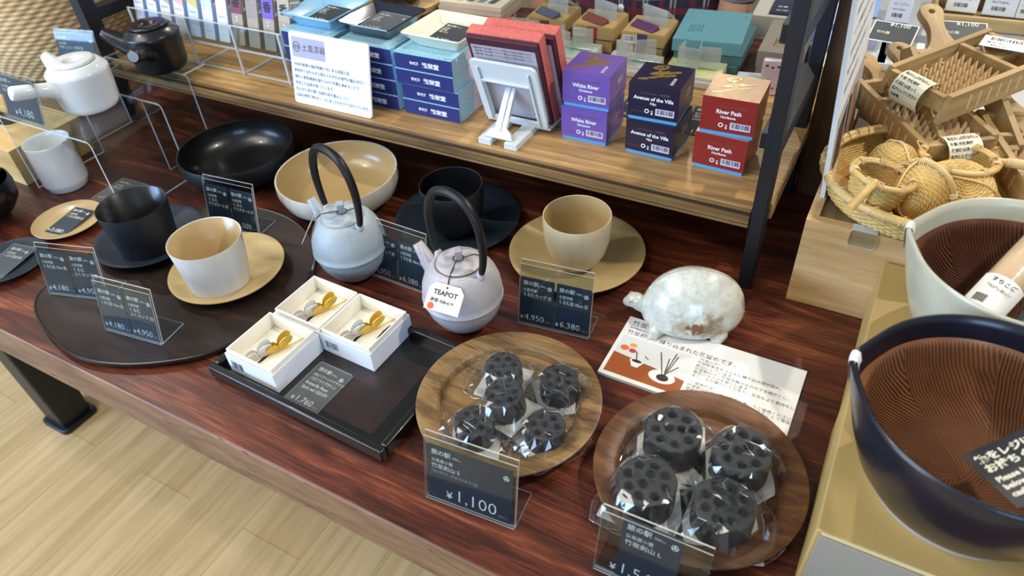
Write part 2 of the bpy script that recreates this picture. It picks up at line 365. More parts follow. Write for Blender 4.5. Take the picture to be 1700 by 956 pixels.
def picture(t, mb):  pass
t = thing('poster_board', 'tall white printed board leaning at the left edge of the ash crate', 'poster', -3.5, 87.2, 11.85)
m = MB(); m.M = Matrix.Rotation(R(-4.6), 4, 'Y')
m.box(-.5, 0, -10.4, 10.4, 0, 30, 0); keep = m.M
m.M = keep @ Matrix.Translation((.03, 0, 0)) @ PLANE['R']
m.add([(-9.6, 1, 0), (9.6, 1, 0), (9.6, 9.4, 0), (-9.6, 9.4, 0)], [(0, 1, 2, 3)], 2)
m.add([(-8.5, 2, .02), (-3, 1.6, .02), (-2.2, 8.2, .02), (-7.8, 7.4, .02)], [(0, 1, 2, 3)], 3)
m.add([(1, 1.6, .02), (7.6, 2.4, .02), (6.6, 7, .02), (2, 8.4, .02)], [(0, 1, 2, 3)], 4)
m.add([(-1.5, 3, .025), (.5, 3, .025), (.9, 8, .025), (-1.2, 8.4, .025)], [(0, 1, 2, 3)], 5)
for i, s in enumerate(('竹のざる・味噌こし', '竹の節を活かして編み上げた台所道具です。', '使うほどに色艶が増し長くお使いいただけます。', '水切れがよく、丈夫で軽いのが特徴です。', '一つ一つ手作業で仕上げています。', 'お手入れは水洗い後、陰干ししてください。', '鬼おろしは粗く削れて水分が出にくく', '大根の食感を楽しめます。')):
    m.text(s, 1.5 if i == 0 else .86, -9, 26.6-i*2.1, .02, 'T', 1, bold=.01 if i else .03)
m.build('board', [MT['white'], MT['black'], plain('photo_tint_grey', '#b9b4ae', .5), plain('photo_tint_brown', '#4a3526', .5), plain('photo_tint_tan', '#9c7550', .5), plain('photo_tint_dark', '#241d1c', .5)], t, smooth=False)

# ---------------------------------------------------------------- woven surfaces
def woven(mb, prof, n, rows, amp=.12, mi=0, c=(0, 0, 0), ex=1, ey=1, sub=4, a0=0, a1=360):
    """basket wall: prof is a smooth list of (radius, z); rows weavers going over and under n stakes"""
    P = spline([(r, z, 0) for r, z in prof], 10); L = [0]
    for a, b in zip(P, P[1:]): L.append(L[-1]+(b-a).length)
    def at(u):
        d = u*L[-1]; i = max(j for j in range(len(L)-1) if L[j] <= d+1e-9); f = (d-L[i])/max(1e-9, L[i+1]-L[i]); return P[i].lerp(P[i+1], min(1, f)), (P[i+1]-P[i]).normalized()
    full = a1-a0 >= 360; N = n*sub; cols = N if full else N+1; vs = []; fs = []; R0 = rows*4
    for j in range(R0+1):
        p, tg = at(j/R0); nr = (tg.y, -tg.x); row = j//4; prof_ = (0, .7, 1, .7)[j % 4]
        for i in range(cols):
            th = R(a0+(a1-a0)*i/N); ph = math.cos(math.pi*i/sub+math.pi*row)
            o = amp*(.55*ph*prof_+.5*prof_-.3*(prof_ == 0)); r = max(.05, p.x+nr[0]*o); vs.append((c[0]+r*ex*math.cos(th), c[1]+r*ey*math.sin(th), c[2]+p.y+nr[1]*o))
    for j in range(R0):
        for i in range(N):
            k = (i+1) % cols; fs.append((j*cols+i, j*cols+k, (j+1)*cols+k, (j+1)*cols+i))
    return mb.add(vs, fs, mi)
def hoop(mb, r, z, rad, n=56, mi=0, c=(0, 0, 0), ex=1, ey=1, wob=0):
    return mb.tube([(c[0]+r*ex*math.cos(2*math.pi*i/n), c[1]+r*ey*math.sin(2*math.pi*i/n), c[2]+z+wob*math.sin(i*1.7)) for i in range(n)], rad, 9, mi, closed=True)
MT['bamboo'] = wood('pale_bamboo', [(.3, '#ae8a4d'), (.5, '#ceab68'), (.7, '#e4c88d')], (9, 9, 60), warp=.3, rough=.38, lines=160, lamt=.5)
MT['wicker'] = plain('split_bamboo_weave', '#c9a760', .42, vary=.22, vscale=60)
MT['wicker2'] = plain('dark_bamboo_weave', '#b98740', .42, vary=.2, vscale=60)
MT['rattan'] = plain('twisted_rush_weave', '#d2b07a', .6, vary=.2, vscale=40)
MT['rattan2'] = plain('brown_rush_weave', '#8a6232', .6, vary=.25, vscale=40)
t = thing('large_woven_basket', 'large round pale rush basket at the upper left behind the pine box', 'basket', -164.5, 90, 0)
m = MB(); woven(m, [(16, 0.3), (19, 8), (20.2, 20), (19.6, 34), (18.5, 46)], 96, 52, .3, sub=4); m.build('basket_wall', MT['rattan'], t, ang=80)
m = MB(); m.lathe([(0, .25), (16, .25), (16, .6), (0, .6)], 40); m.build('basket_base', MT['rattan'], t)
m = MB(); hoop(m, 18.5, 46, .9); m.build('rim', MT['rattan'], t)
t = thing('woven_basket', 'brown rush basket seen through the left rack frame', 'basket', -143.5, 118, 0)
m = MB(); woven(m, [(10.5, 0.3), (12, 8), (12.4, 20), (11.6, 40)], 56, 30, .45, sub=4); m.build('basket_wall', MT['rattan2'], t, ang=80)
m = MB(); m.lathe([(0, .25), (10.5, .25), (10.5, .6), (0, .6)], 40); m.build('basket_base', MT['rattan2'], t)
m = MB(); hoop(m, 11.6, 40, .7); m.build('rim', MT['rattan2'], t)
# ---------------------------------------------------------------- price cards and their acrylic stands
def card_art(m, w, h, name, price, sub='土直漆器', eng='', mi=(0, 1, 2), z=.02, ps=None, note='(税込)'):
    """dark card of width w and height h, lower left corner at the origin, lying in the plane z; small shop heading, round three-spoke mark, name and price"""
    bg, ink, dim = mi; k = min(w/4.1, h/6.0) if w < 6 else h/6.0
    m.add([(x, y, q) for q in (-.03, z-.01) for x, y in ((0, 0), (w, 0), (w, h), (0, h))], [(3, 2, 1, 0), (4, 5, 6, 7), (0, 1, 5, 4), (1, 2, 6, 5), (2, 3, 7, 6), (3, 0, 4, 7)], bg)
    mg = .32*k
    m.text('旅の駅', .62*k, mg, h-.95*k, z, 'T', ink, bold=.006); m.quad(mg+2.05*k, mg+2.6*k, h-.78*k, h-.74*k, z, ink); m.quad(mg+2.05*k, mg+2.9*k, h-.9*k, h-.87*k, z, ink)
    cx, cy, r = w-.55*k, h-1.0*k, .27*k
    n = 20; ring = [(cx+q*math.cos(2*math.pi*i/n), cy+q*math.sin(2*math.pi*i/n), z) for q in (r, r*.8) for i in range(n)]
    m.add(ring, [(i, (i+1) % n, n+(i+1) % n, n+i) for i in range(n)], ink)
    for a in (90, 210, 330):
        a = R(a); p = (math.cos(a), math.sin(a)); q = (-p[1]*.16*r, p[0]*.16*r)
        m.add([(cx+q[0], cy+q[1], z), (cx-q[0], cy-q[1], z), (cx+p[0]*r*.9-q[0]*1.6, cy+p[1]*r*.9-q[1]*1.6, z), (cx+p[0]*r*.9+q[0]*1.6, cy+p[1]*r*.9+q[1]*1.6, z)], [(1, 2, 3, 0)], ink)
    if sub: m.text(sub, .42*k, mg, h-1.75*k, z, 'T', ink)
    y = h-2.45*k
    for s in name: m.text(s, .58*k, mg, y, z, 'T', ink, fit=w-2*mg); y -= .66*k
    if eng: m.text(eng, .5*k, mg, y+.1*k, z, 'T', dim)
    P = ps or 1.12*k
    if price:
        me, pw = glyphs(price, -.012); x = min(w*.2, w-.2-pw*P-.9*k) if w < 6 else w*.42-pw*P*.2
        m.text('¥', .6*P, x-.42*P, .42*k, z, 'T', ink); m.text(price, P, x+.05, .42*k, z, 'T', ink, bold=-.012)
        if note: m.text(note, .3*k, x+pw*P+.2*k, .42*k, z, 'T', dim)
def price_stand(label, x, y, z, rz, w, h, cards, lean=13, foot=3.6, group=None, name='price_stand', cw=None):
    """L-shaped clear stand: upright panel leaning back, foot running back; cards: list of (x0, width, height, y0, keyword args)"""
    t = thing(name, label, 'price sign', x, y, z, rz, group)
    A = Matrix.Rotation(R(90-lean), 4, 'X')
    m = MB()
    def sheet(M, x0, x1, y0, y1, th=.16):
        m.M = M; m.box(x0, x1, y0, y1, 0, th, 1); m.f = m.f; k = len(m.m)-6; m.m[k] = 0; m.m[k+1] = 0; m.M = Matrix()
    sheet(A, -w/2, w/2, .02, h); sheet(A @ Matrix.Translation((0, 0, .3)), -w/2, w/2, .02, h-.5, .1); sheet(Matrix.Translation((0, 0, .02)), -w/2, w/2, .05, foot)
    m.build('acrylic_holder', [MT['acrylic'], MT['acredge']], t, smooth=False)
    for x0, wd, ht, y0, kw in cards:
        m = MB(); m.M = A @ Matrix.Translation((x0, y0, .225)); card_art(m, wd, ht, z=.05, **kw)
        m.build('price_card', [MT['navy'], MT['cream'], MT['grayprint']], t, smooth=False)
    return t
def pair(a, pa, b, pb): return [(-4.3, 4.15, 6.1, .3, dict(name=a, price=pa)), (.15, 4.15, 6.1, .3, dict(name=b, price=pb))]
price_stand('clear stand with 4,180 and 4,950 yen cards before the black cup', -86.2, 33.1, 1.05, 16, 8.9, 7.4, pair(['くるむ皿 15cm 紺'], '4,180', ['くるむ', 'ふくカップ 紺'], '4,950'))
price_stand('clear stand with 4,180 and 4,950 yen cards nearest the oval tray front', -73, 31.1, 1.05, 7.5, 8.8, 7.5, pair(['くるむ皿 15cm 白'], '4,180', ['くるむ', 'ふくカップ 白'], '4,950'))
price_stand('clear stand with two 16,500 yen cards before the big black bowl', -77.9, 52.9, 1.05, 5.5, 8.8, 7.7, pair(['くるむ', 'サラダボール 紺'], '16,500', ['くるむ', 'サラダボール 白'], '16,500'))
price_stand('clear price stand between the iron teapots, right card reading 6,380', -49.9, 54.0, .02, -2, 8.8, 8.4, pair(['くるむカップ 紺'], '4,950', ['くるむ皿 18cm 紺'], '6,380'))
price_stand('clear stand with 4,950 and 6,380 yen cards before the tan saucer', -27.8, 54.8, .02, 6.5, 8.9, 8.6, pair(['くるむカップ 白'], '4,950', ['くるむ皿 18cm 白'], '6,380'))
price_stand('clear stand with one wide 1,100 yen card before the light plate', -24.2, 29.4, .02, 4.5, 9.4, 8.2, [(-4.35, 8.6, 6.5, .35, dict(name=['竹炭剣山 S'], eng='bamboo charcoal frog', price='1,100', sub='公長齋小菅', ps=2.0))], foot=3.8)
price_stand('clear price stand with one narrow card before the dark brown plate', -6.9, 29.7, .02, 1.0, 9.3, 7.6, [(-2.75, 5.1, 6.9, .35, dict(name=['竹炭剣山 L'], price='1,540', sub='公長齋小菅', ps=1.7))], foot=3.6)
price_stand('clear stand with one 4,180 yen card behind the white teapot handle', -111.6, 49.3, 13.22, 0, 9.0, 6.9, [(-4.3, 8.5, 6.1, .35, dict(name=['TSチェスト 急須 白'], price='4,180', sub='白山陶器', ps=1.7))])
price_stand('clear price stand with a dark card behind the lid of the white teapot', -119.9, 65.0, 12.92, 12, 8.0, 6.9, [(-3.8, 7.5, 5.8, .35, dict(name=['TSチェスト 急須 黒'], price='4,180', sub='白山陶器', ps=1.7))])
def flat_card(label, x, y, z, rz, w, h, kw, tilt=0, mat='navy', lam=True, group=None, name='price_card'):
    t = thing(name, label, 'price card', x, y, z, rz, group); m = MB(); T = Matrix.Rotation(R(tilt), 4, 'X'); m.M = T @ Matrix.Translation((-w/2, 0, .04)); card_art(m, w, h, **kw)
    m.build('card', [MT[mat], MT['cream'], MT['grayprint']], t, smooth=False)
    if lam:
        m = MB(); m.M = T @ Matrix.Translation((0, h/2, 0)); m.prism(rrect(w+.5, h+.5, .35, 4), 0, .075, 0, 1); m.build('clear_sleeve', [MT['lam'], MT['acredge']], t, smooth=False)
    return t

# ---------------------------------------------------------------- lacquer and wood tableware
MT['tan'] = wood('tan_lacquer_on_wood', [(.3, '#ae9461'), (.5, '#b69c69'), (.7, '#bda473')], (6, 30, 30), rough=.42, lines=150, lamt=.3, bump=.04)
MT['tanin'] = plain('tan_lacquer', '#b69b6b', .28, coat=.2, vary=.03)
MT['whitewood'] = wood('whitewashed_wood', [(.3, '#a89e8e'), (.42, '#c9c1b3'), (.7, '#d4cec3')], (30, 30, 6), warp=.9, rough=.5, lines=160, lamt=.35, bump=.05)
MT['paletan'] = wood('pale_tan_wood', [(.3, '#bba57e'), (.5, '#c4b08b'), (.7, '#ccba98')], (30, 30, 6), warp=.6, rough=.42, lines=150, lamt=.3, bump=.04)
MT['blacklac'] = plain('black_lacquer', '#0f1011', .3, coat=.15); MT['blackout'] = wood('blue_black_stained_wood', [(.3, '#0a0f14'), (.6, '#0f161c'), (.8, '#151e26')], (40, 40, 5), rough=.48, lines=160, bump=.05)
MT['bluelac'] = plain('blue_black_matt_lacquer', '#16232d', .5, vary=.06)
MT['ovaltray'] = wood('dark_smoked_oak', [(.3, '#160d0a'), (.5, '#241610'), (.7, '#342218')], (7, 60, 60), wave=.6, warp=1.4, rough=.42, lines=260, coat=.05)
MT['ovalrim'] = plain('black_tray_edge', '#17130f', .3)
t = thing('oval_tray', 'large dark smoked-wood tray with a rounded free outline under the two cups', 'tray', -76, 42, .02)
out = [(p.x+76, p.y-42) for p in spline([(-92.8, 33.5, 0), (-91, 29.6, 0), (-85.3, 26.9, 0), (-77.4, 25.5, 0), (-70.7, 27, 0), (-64.7, 30.7, 0), (-61.4, 34.5, 0), (-59.3, 41, 0), (-60.2, 48, 0), (-63.9, 54, 0), (-68.7, 57.2, 0), (-74, 58.7, 0), (-80, 58.4, 0), (-86.5, 56, 0), (-91.3, 50, 0), (-93.2, 41, 0)], 6, True)]
m = MB(); n = len(out); rings = [(.955, 0, 1), (1, .55, 1), (1.0, 1.0, 1), (.99, 1.08, 1), (.978, 1.0, 0)]
m.add([(x*k, y*k, z) for k, z, _ in rings for x, y in out], [(j*n+i, j*n+(i+1) % n, (j+1)*n+(i+1) % n, (j+1)*n+i) for j in range(4) for i in range(n)]+[tuple(range(n-1, -1, -1)), tuple(4*n+i for i in range(n))], [1]*(4*n)+[1, 0])
m.build('tray_body', [MT['ovaltray'], MT['ovalrim']], t)
def saucer(name, label, x, y, z, r, mat, mat2=None, lift=1.25):
    m = MB(); m.lathe([(0, 0), (r*.48, 0), (r*.52, .25), (r*.9, lift-.35), (r, lift-.05), (r, lift+.08), (r*.975, lift+.12), (r*.9, lift-.05), (r*.55, .62), (0, .55)], 80)
    return tag(m.build(name, [mat], None, ang=50, loc=(x, y, z)), label, 'saucer')
saucer('saucer', 'small blue-black lacquered saucer under the black cup on the oval tray', -86.9, 45.6, 1.1, 7.5, MT['bluelac'])
saucer('saucer', 'small tan lacquered saucer under the whitewashed cup on the oval tray', -71.1, 45.0, 1.1, 7.5, MT['tan'])
saucer('saucer', 'large tan lacquered saucer under the egg-shaped tan cup', -31, 68.5, .02, 9.0, MT['tan'], lift=1.4)
saucer('saucer', 'large blue-black saucer under the rear black cup below the shelf', -49.7, 68.5, .02, 9.0, MT['bluelac'], lift=1.4)
def cup(label, x, y, z, prof, inner, m_out, m_in, cat='cup', name='teacup', rimm=None):
    m = MB(); n = len(prof)-1
    P = [(0, prof[0][1])]+prof+inner+[(0, inner[-1][1])]
    m.lathe(P, 72, [0]*(len(prof)+1)+[1]*len(inner)); o = m.build(name, [m_out, m_in], None, ang=55, loc=(x, y, z)); return tag(o, label, cat)
flare = [(3.4, 0), (3.75, .12), (3.9, .5), (4.55, 7.0), (4.52, 7.12)]; flin = [(4.4, 7.05), (3.85, 1.2), (3.4, .6), (1.5, .45)]
cup('black stained wooden cup on the small dark saucer, left of the whitewashed cup', -85.4, 44.3, 1.72, flare, flin, MT['blackout'], MT['blacklac'])
cup('whitewashed wooden cup with a tan inside on the small tan saucer', -70.1, 42.9, 1.72, flare, flin, MT['whitewood'], MT['tanin'])
egg = [(1.9, 0), (2.15, .12), (2.9, .9), (3.7, 2.4), (4.15, 4.2), (4.33, 6.3), (4.32, 7.7), (4.28, 7.8)]; eggin = [(4.16, 7.75), (4.1, 6), (3.85, 3.8), (3.2, 2), (2.2, .9), (.8, .6)]
cup('egg-shaped pale tan wooden cup on the large tan saucer', -30.2, 66.8, .62, egg, eggin, MT['paletan'], MT['tanin'])
cup('egg-shaped black cup on the large dark saucer under the shelf edge', -48.6, 66.4, .62, egg, eggin, MT['blackout'], MT['blacklac'])
bowl = [(4.6, 0), (5.0, .1), (7.0, .7), (8.5, 2.0), (9.1, 3.7), (9.05, 5.1), (9.0, 5.22)]; bowlin = [(8.82, 5.15), (8.85, 3.8), (8.2, 2.2), (6.6, 1.1), (4, .8), (1.5, .75)]
cup('big shallow black lacquer bowl, left of the tan bowl, below the shelf', -89.4, 66.0, .02, bowl, bowlin, MT['blackout'], MT['blacklac'], 'bowl', 'serving_bowl')
cup('big shallow whitewashed bowl with a glossy tan inside behind the iron teapot', -69.3, 66.6, .02, bowl, bowlin, MT['whitewood'], MT['tanin'], 'bowl', 'serving_bowl')
soup = [(2.6, 0), (2.9, .1), (2.8, .9), (4.2, 1.5), (5.3, 3.0), (5.55, 5.2), (5.35, 6.3), (5.3, 6.38)]; soupin = [(5.15, 6.3), (5.3, 5), (4.9, 3.1), (3.8, 1.9), (1.5, 1.5)]
cup('lower black lacquered soup bowl of the stack cut by the left photo edge', -117.4, 39.6, .02, soup, soupin, MT['blacklac'], MT['blacklac'], 'bowl', 'soup_bowl')
cup('upper black lacquered soup bowl of the stack cut by the left photo edge', -117.9, 39.3, 4.3, soup, soupin, MT['blacklac'], MT['blacklac'], 'bowl', 'soup_bowl')
def dish(label, x, y, r, mat):
    m = MB(); m.lathe([(0, 0), (r*.5, 0), (r*.56, .3), (r*.92, .75), (r, 1.05), (r*.985, 1.13), (r*.9, .95), (r*.5, .55), (0, .52)], 72); return tag(m.build('small_plate', [mat], None, ang=50, loc=(x, y, .02)), label, 'plate')
dish('small round tan plate with a 3,080 yen card lying on it', -104.1, 44.1, 5.1, MT['tanin'])
dish('small round dark blue plate with a price card, cut by the left photo edge', -103.0, 33.8, 5.2, MT['bluelac'])
flat_card('dark 3,080 yen card lying on the small tan plate', -103.0, 40.9, .75, 8, 3.9, 6.2, dict(name=['くるむ豆皿 白'], price='3,080'), tilt=3, lam=False)
flat_card('sleeved dark price card lying on the small dark blue plate', -102.4, 30.5, .85, 10, 3.9, 6.2, dict(name=['くるむ豆皿 紺'], price='3,080'), tilt=3)
flat_card('sleeved dark card lying on the table beneath the clear riser, behind the black cup', -104.6, 50.6, .03, 3, 5.4, 6.0, dict(name=['湯呑 白', '(小)'], price='1,980'), mat='char')

# ---------------------------------------------------------------- acrylic risers with teapots, mug
def riser(label, x0, x1, y0, y1, h, over=0):
    t = thing('acrylic_riser', label, 'riser', (x0+x1)/2, (y0+y1)/2, .02)
    if over: m = MB(); m.box(-(x1-x0)/2+.9, (x1-x0)/2-.9, (y1-y0)/2, (y1-y0)/2+over, h-.3, h, 0, front=0, back=1, side=1); m.build('top_overhang', [MT['acrylic'], MT['acredge']], t, smooth=False)
    a, b = (x1-x0)/2, (y1-y0)/2; th = .3; r = .9
    prof = [(-a, 0)]+[(-a+r-r*math.cos(q), h-r+r*math.sin(q)) for q in [R(15*i) for i in range(7)]]+[(a-r+r*math.sin(q), h-r+r*math.cos(q)) for q in [R(15*i) for i in range(7)]]+[(a, 0)]
    inn = [(-a+th, 0)]+[(-a+r-(r-th)*math.cos(q), h-r+(r-th)*math.sin(q)) for q in [R(15*i) for i in range(7)]]+[(a-r+(r-th)*math.sin(q), h-r+(r-th)*math.cos(q)) for q in [R(15*i) for i in range(7)]]+[(a-th, 0)]
    m = MB(); n = len(prof); vs = [(x, y, z) for y in (-b, b) for L in (prof, inn) for x, z in L]
    fs = []; ms = []
    for i in range(n-1):
        fs += [(i, i+1, 2*n+i+1, 2*n+i), (n+i, 3*n+i, 3*n+i+1, n+i+1), (i, n+i, n+i+1, i+1), (2*n+i, 2*n+i+1, 3*n+i+1, 3*n+i)]; ms += [0, 0, 1, 1]
    fs += [(0, 2*n, 3*n, n), (n-1, 2*n-1, 4*n-1, 3*n-1)]; ms += [1, 1]
    m.add(vs, fs, ms); m.build('bent_sheet', [MT['acrylic'], MT['acredge']], t, ang=50); return t
riser('front clear acrylic riser carrying the white side-handled teapot', -118.9, -97, 48.8, 61.4, 13.1)
riser('rear clear acrylic riser carrying the black side-handled teapot', -123.6, -102.2, 61.9, 71.2, 12.8, 4.6)
def kyusu(label, x, y, z, hd, sp, mat, dark, lidrim):
    """side-handled teapot; hd/sp: directions (degrees) of handle and spout"""
    t = thing('side_handled_teapot', label, 'teapot', x, y, z)
    m = MB(); m.lathe([(0, 0), (3.5, 0), (3.85, .25), (4.15, 1.0), (4.4, 5.4), (4.45, 5.75), (4.3, 6.05), (3.55, 6.75), (3.3, 6.95), (3.1, 6.9), (0, 6.85)], 72); m.build('body', mat, t, ang=60)
    c, s = math.cos(R(hd)), math.sin(R(hd)); m = MB(); m.tube([(c*d, s*d, h) for d, h in ((3.8, 4.0), (4.6, 4.3), (6.6, 4.95), (9.3, 5.65), (9.55, 5.72))], [1.5, 1.15, 1.05, 1.05, .9], 20); m.build('handle', mat, t, ang=60)
    if dark:
        m = MB(); m.tube([(c*d, s*d, h) for d, h in ((9.5, 5.7), (9.62, 5.73))], .8, 20); m.build('handle_plug', dark, t)
    c, s = math.cos(R(sp)), math.sin(R(sp)); P = spline([(c*d, s*d, h) for d, h in ((3.3, 3.6), (5.0, 4.6), (6.6, 5.7), (7.7, 6.5))], 4)
    m = MB(); m.tube(P, [2.0-1.25*i/(len(P)-1) for i in range(len(P))], 18); m.build('spout', mat, t, ang=60)
    m = MB(); m.lathe([(0, 6.95), (2.95, 6.95), (3.0, 7.05), (2.95, 7.3), (2.7, 7.4), (1.6, 7.3), (1.25, 7.3), (1.15, 7.2), (1.0, 6.98), (0, 6.96)], 60); m.build('lid', mat, t, ang=60)
    return t
MT['wporc'] = plain('white_porcelain', '#e9ebe8', .12, coat=.4); MT['bporc'] = plain('matt_black_glaze', '#0f1116', .3, coat=.15, vary=.05); MT['plug'] = plain('pale_grey_clay_end', '#8d96a6', .5)
kyusu('white porcelain teapot with a straight side handle on the front clear riser', -106.9, 57.0, 13.13, 259, 176, MT['wporc'], None, 0)
kyusu('matt black teapot with a side handle on the rear clear riser', -108.6, 72.0, 12.83, 304, 212, MT['bporc'], MT['plug'], 0)
m = MB(); m.lathe([(0, 0), (3.0, 0), (3.15, .1), (3.15, .5), (3.5, .9), (3.6, 1.4), (3.55, 7.6), (3.6, 8.0), (3.55, 8.12), (3.4, 8.05), (3.25, 7.5), (3.2, 1.4), (2.6, .9), (0, .85)], 64, ex=.96, ey=.96)
tag(m.build('teacup', MT['wporc'], None, ang=60, loc=(-114.9, 51.6, .02)), 'white porcelain cup without handle on the table under the front riser', 'cup')

# ---------------------------------------------------------------- cast-iron teapots
def iron_mat(name, stops, lowtint):
    t = NT(name); co = t.coord()
    sp = t.n('SeparateXYZ', i0=co); ang = t.math('ARCTAN2', sp.outputs[1], sp.outputs[0])
    u = t.math('MULTIPLY', ang, 58.0); v = t.math('MULTIPLY', sp.outputs[2], 2100.0)
    h = t.math('MULTIPLY', t.math('SINE', t.math('ADD', u, v)), t.math('SINE', t.math('SUBTRACT', t.math('MULTIPLY', ang, 64.0), t.math('MULTIPLY', sp.outputs[2], 1500.0))))
    nz = t.n('TexNoise', Vector=co, Scale=900.0, Detail=3.0); f = t.math('ADD', t.math('MULTIPLY', h, .3), nz.outputs[0])
    c = t.ramp(f, stops); nb = t.n('TexNoise', Vector=co, Scale=26.0, Detail=3.0); c = t.mix(t.ramp(nb.outputs[0], [(.4, 0.0), (.75, .3)]), c, lin(lowtint))
    b = t.bsdf(Base__Color=c, Roughness=.5, Metallic=.15); t.set(b.inputs['Normal'], t.n('Bump', Strength=.4, Distance=.0007, Height=f)); return t.m
MT['ironblue'] = iron_mat('silver_blue_cast_iron', [(.2, '#8b969b'), (.5, '#a0abaf'), (.8, '#b3bbbc')], '#7f8f9c')
MT['ironwhite'] = iron_mat('white_brushed_cast_iron', [(.12, '#8c7f83'), (.38, '#b0a9ab'), (.7, '#c8c2c1')], '#b0a5a8')
MT['iroline'] = plain('worn_bronze_line', '#6d5133', .45, .6); MT['enamel'] = plain('golden_enamel_lining', '#b48a3c', .35, .5); MT['cord'] = plain('black_elastic_cord', '#141416', .6)
MT['paper'] = plain('cream_paper_tag', '#ece4cd', .7); MT['sticker'] = plain('orange_round_sticker', '#dd5a2a', .5); MT['red'] = plain('red_print', '#b8362c', .6)
def iron_teapot(label, x, y, rz, mat, line, sp_deg, tag_deg, tagged):
    t = thing('iron_teapot', label, 'teapot', x, y, .02, rz)
    prof = [(0, 0), (1.9, 0), (2.2, .15), (3.3, 1.2), (4.2, 2.7), (4.62, 4.1), (4.68, 4.45), (4.82, 4.55), (4.82, 4.75), (4.7, 4.85), (4.72, 5.6), (4.56, 6.7), (4.2, 7.75), (3.65, 8.65), (3.1, 9.2), (2.75, 9.35), (0, 9.3)]
    m = MB(); m.lathe(prof, 84); m.build('body', mat, t, ang=70)
    m = MB(); m.lathe([(0, 9.36), (2.6, 9.36), (2.68, 9.45), (2.6, 9.6), (1.5, 9.72), (0, 9.75)], 60); ld = m.build('lid', mat, t, ang=60)
    m = MB(); hoop(m, 2.72, 9.42, .07, 48); m.build('lid_line', line, t)
    m = MB(); m.lathe([(.42, 9.7), (.42, 10.1), (.75, 11.1), (.6, 11.3), (0, 11.32)], 4); m.build('knob', mat, ld, smooth=False, bevel=.06)
    a = R(sp_deg); c, s = math.cos(a), math.sin(a)
    P = spline([(c*d, s*d, h) for d, h in ((3.6, 5.0), (4.9, 6.3), (5.9, 7.7), (6.9, 9.0))], 5); k = len(P)-1
    m = MB(); m.tube(P, [1.25-.62*i/k for i in range(k+1)], 18); sp = m.build('spout', mat, t, ang=60)
    m = MB(); e = P[-1]; m.M = Matrix.Translation(e) @ Vector((P[-1]-P[-2])).to_track_quat('Z', 'Y').to_matrix().to_4x4(); m.lathe([(.62, -.03), (.62, .06), (.45, .06), (.4, -.0), (0, -.0)], 20, [0, 0, 1, 1]); m.build('spout_lip', [MT['enamel'] if line is MT['iroline'] else mat, MT['void']], sp)
    for sg in (-1, 1):
        m = MB(); m.M = Matrix.Translation((sg*3.35*c, sg*3.35*s, 8.7)); m.lathe([(.5, 0), (.45, .7), (.25, .95), (0, 1)], 14); m.build('lug', mat, t)
    arch = [(3.45, 9.3), (3.75, 10.2), (4.05, 12.2), (4.05, 14.2), (3.5, 16.4), (2.2, 18.1), (0, 18.7), (-2.2, 18.1), (-3.5, 16.4), (-4.05, 14.2), (-4.05, 12.2), (-3.75, 10.2), (-3.45, 9.3)]
    P = spline([(c*d, s*d, h) for d, h in arch], 5); k = len(P)-1
    m = MB(); m.tube(P, [.3+.24*math.sin(math.pi*i/k)**.6 for i in range(k+1)], 14); m.build('handle', MT['cord'] if False else plain('black_handle_steel', '#0d0d0e', .42, spec=.4), t, ang=60)
    b = R(tag_deg); c2, s2 = math.cos(b), math.sin(b)
    m = MB(); m.tube(spline([(0.3*c2, .3*s2, 9.95), (1.2*c2, 1.2*s2, 9.9), (2.7*c2, 2.7*s2, 9.55), (3.5*c2, 3.5*s2, 8.9)], 4), .06, 6)
    m.tube([(.62*math.cos(q), .62*math.sin(q), 9.95) for q in [R(30*i) for i in range(12)]], .07, 6, closed=True); m.tube(spline([(.5, .3, 9.95), (1.5, .9, 10.3), (2.3, .8, 10.5)], 4), .07, 6); m.build('cord', MT['cord'], t)
    # paper tag lying against the shoulder
    m = MB(); m.M = Matrix.Rotation(b+R(90), 4, 'Z') @ Matrix.Translation((0, -4.3, 8.3)) @ Matrix.Rotation(R(90-tagged[0]), 4, 'X') @ Matrix.Rotation(R(tagged[1]), 4, 'Z')
    out = [(-2.1, -2.2), (2.1, -2.2), (2.1, .3), (1.5, .95), (-1.5, .95), (-2.1, .3)]
    m.prism(out, 0, .05, 0); m.text('TEAPOT', .78, 0, -.35, .065, 'T', 1, 'C', bold=.03, sx=1.0); m.text('南部 008-619', .5, -.2, -1.2, .065, 'T', 1, 'C', bold=.02)
    m.add([(x, y, .066) for x, y in circ(-1.35, -1.75, .4, 20)], [tuple(range(20))], 2); m.add([(x, y, .066) for x, y in circ(0, .6, .13, 12)], [tuple(range(12))], 1)
    m.build('paper_tag', [MT['paper'], MT['black'], MT['sticker']], t, smooth=False); return t
iron_teapot('silver-blue cast-iron teapot with black arched handle, standing before the tan bowl', -56.4, 53.4, 0, MT['ironblue'], MT['ironblue'], 166, 205, (30, 10))
iron_teapot('white speckled cast-iron teapot with a cream tag facing front, gold inside its spout', -38.0, 51.5, 0, MT['ironwhite'], MT['iroline'], 168, 281, (48, -6))
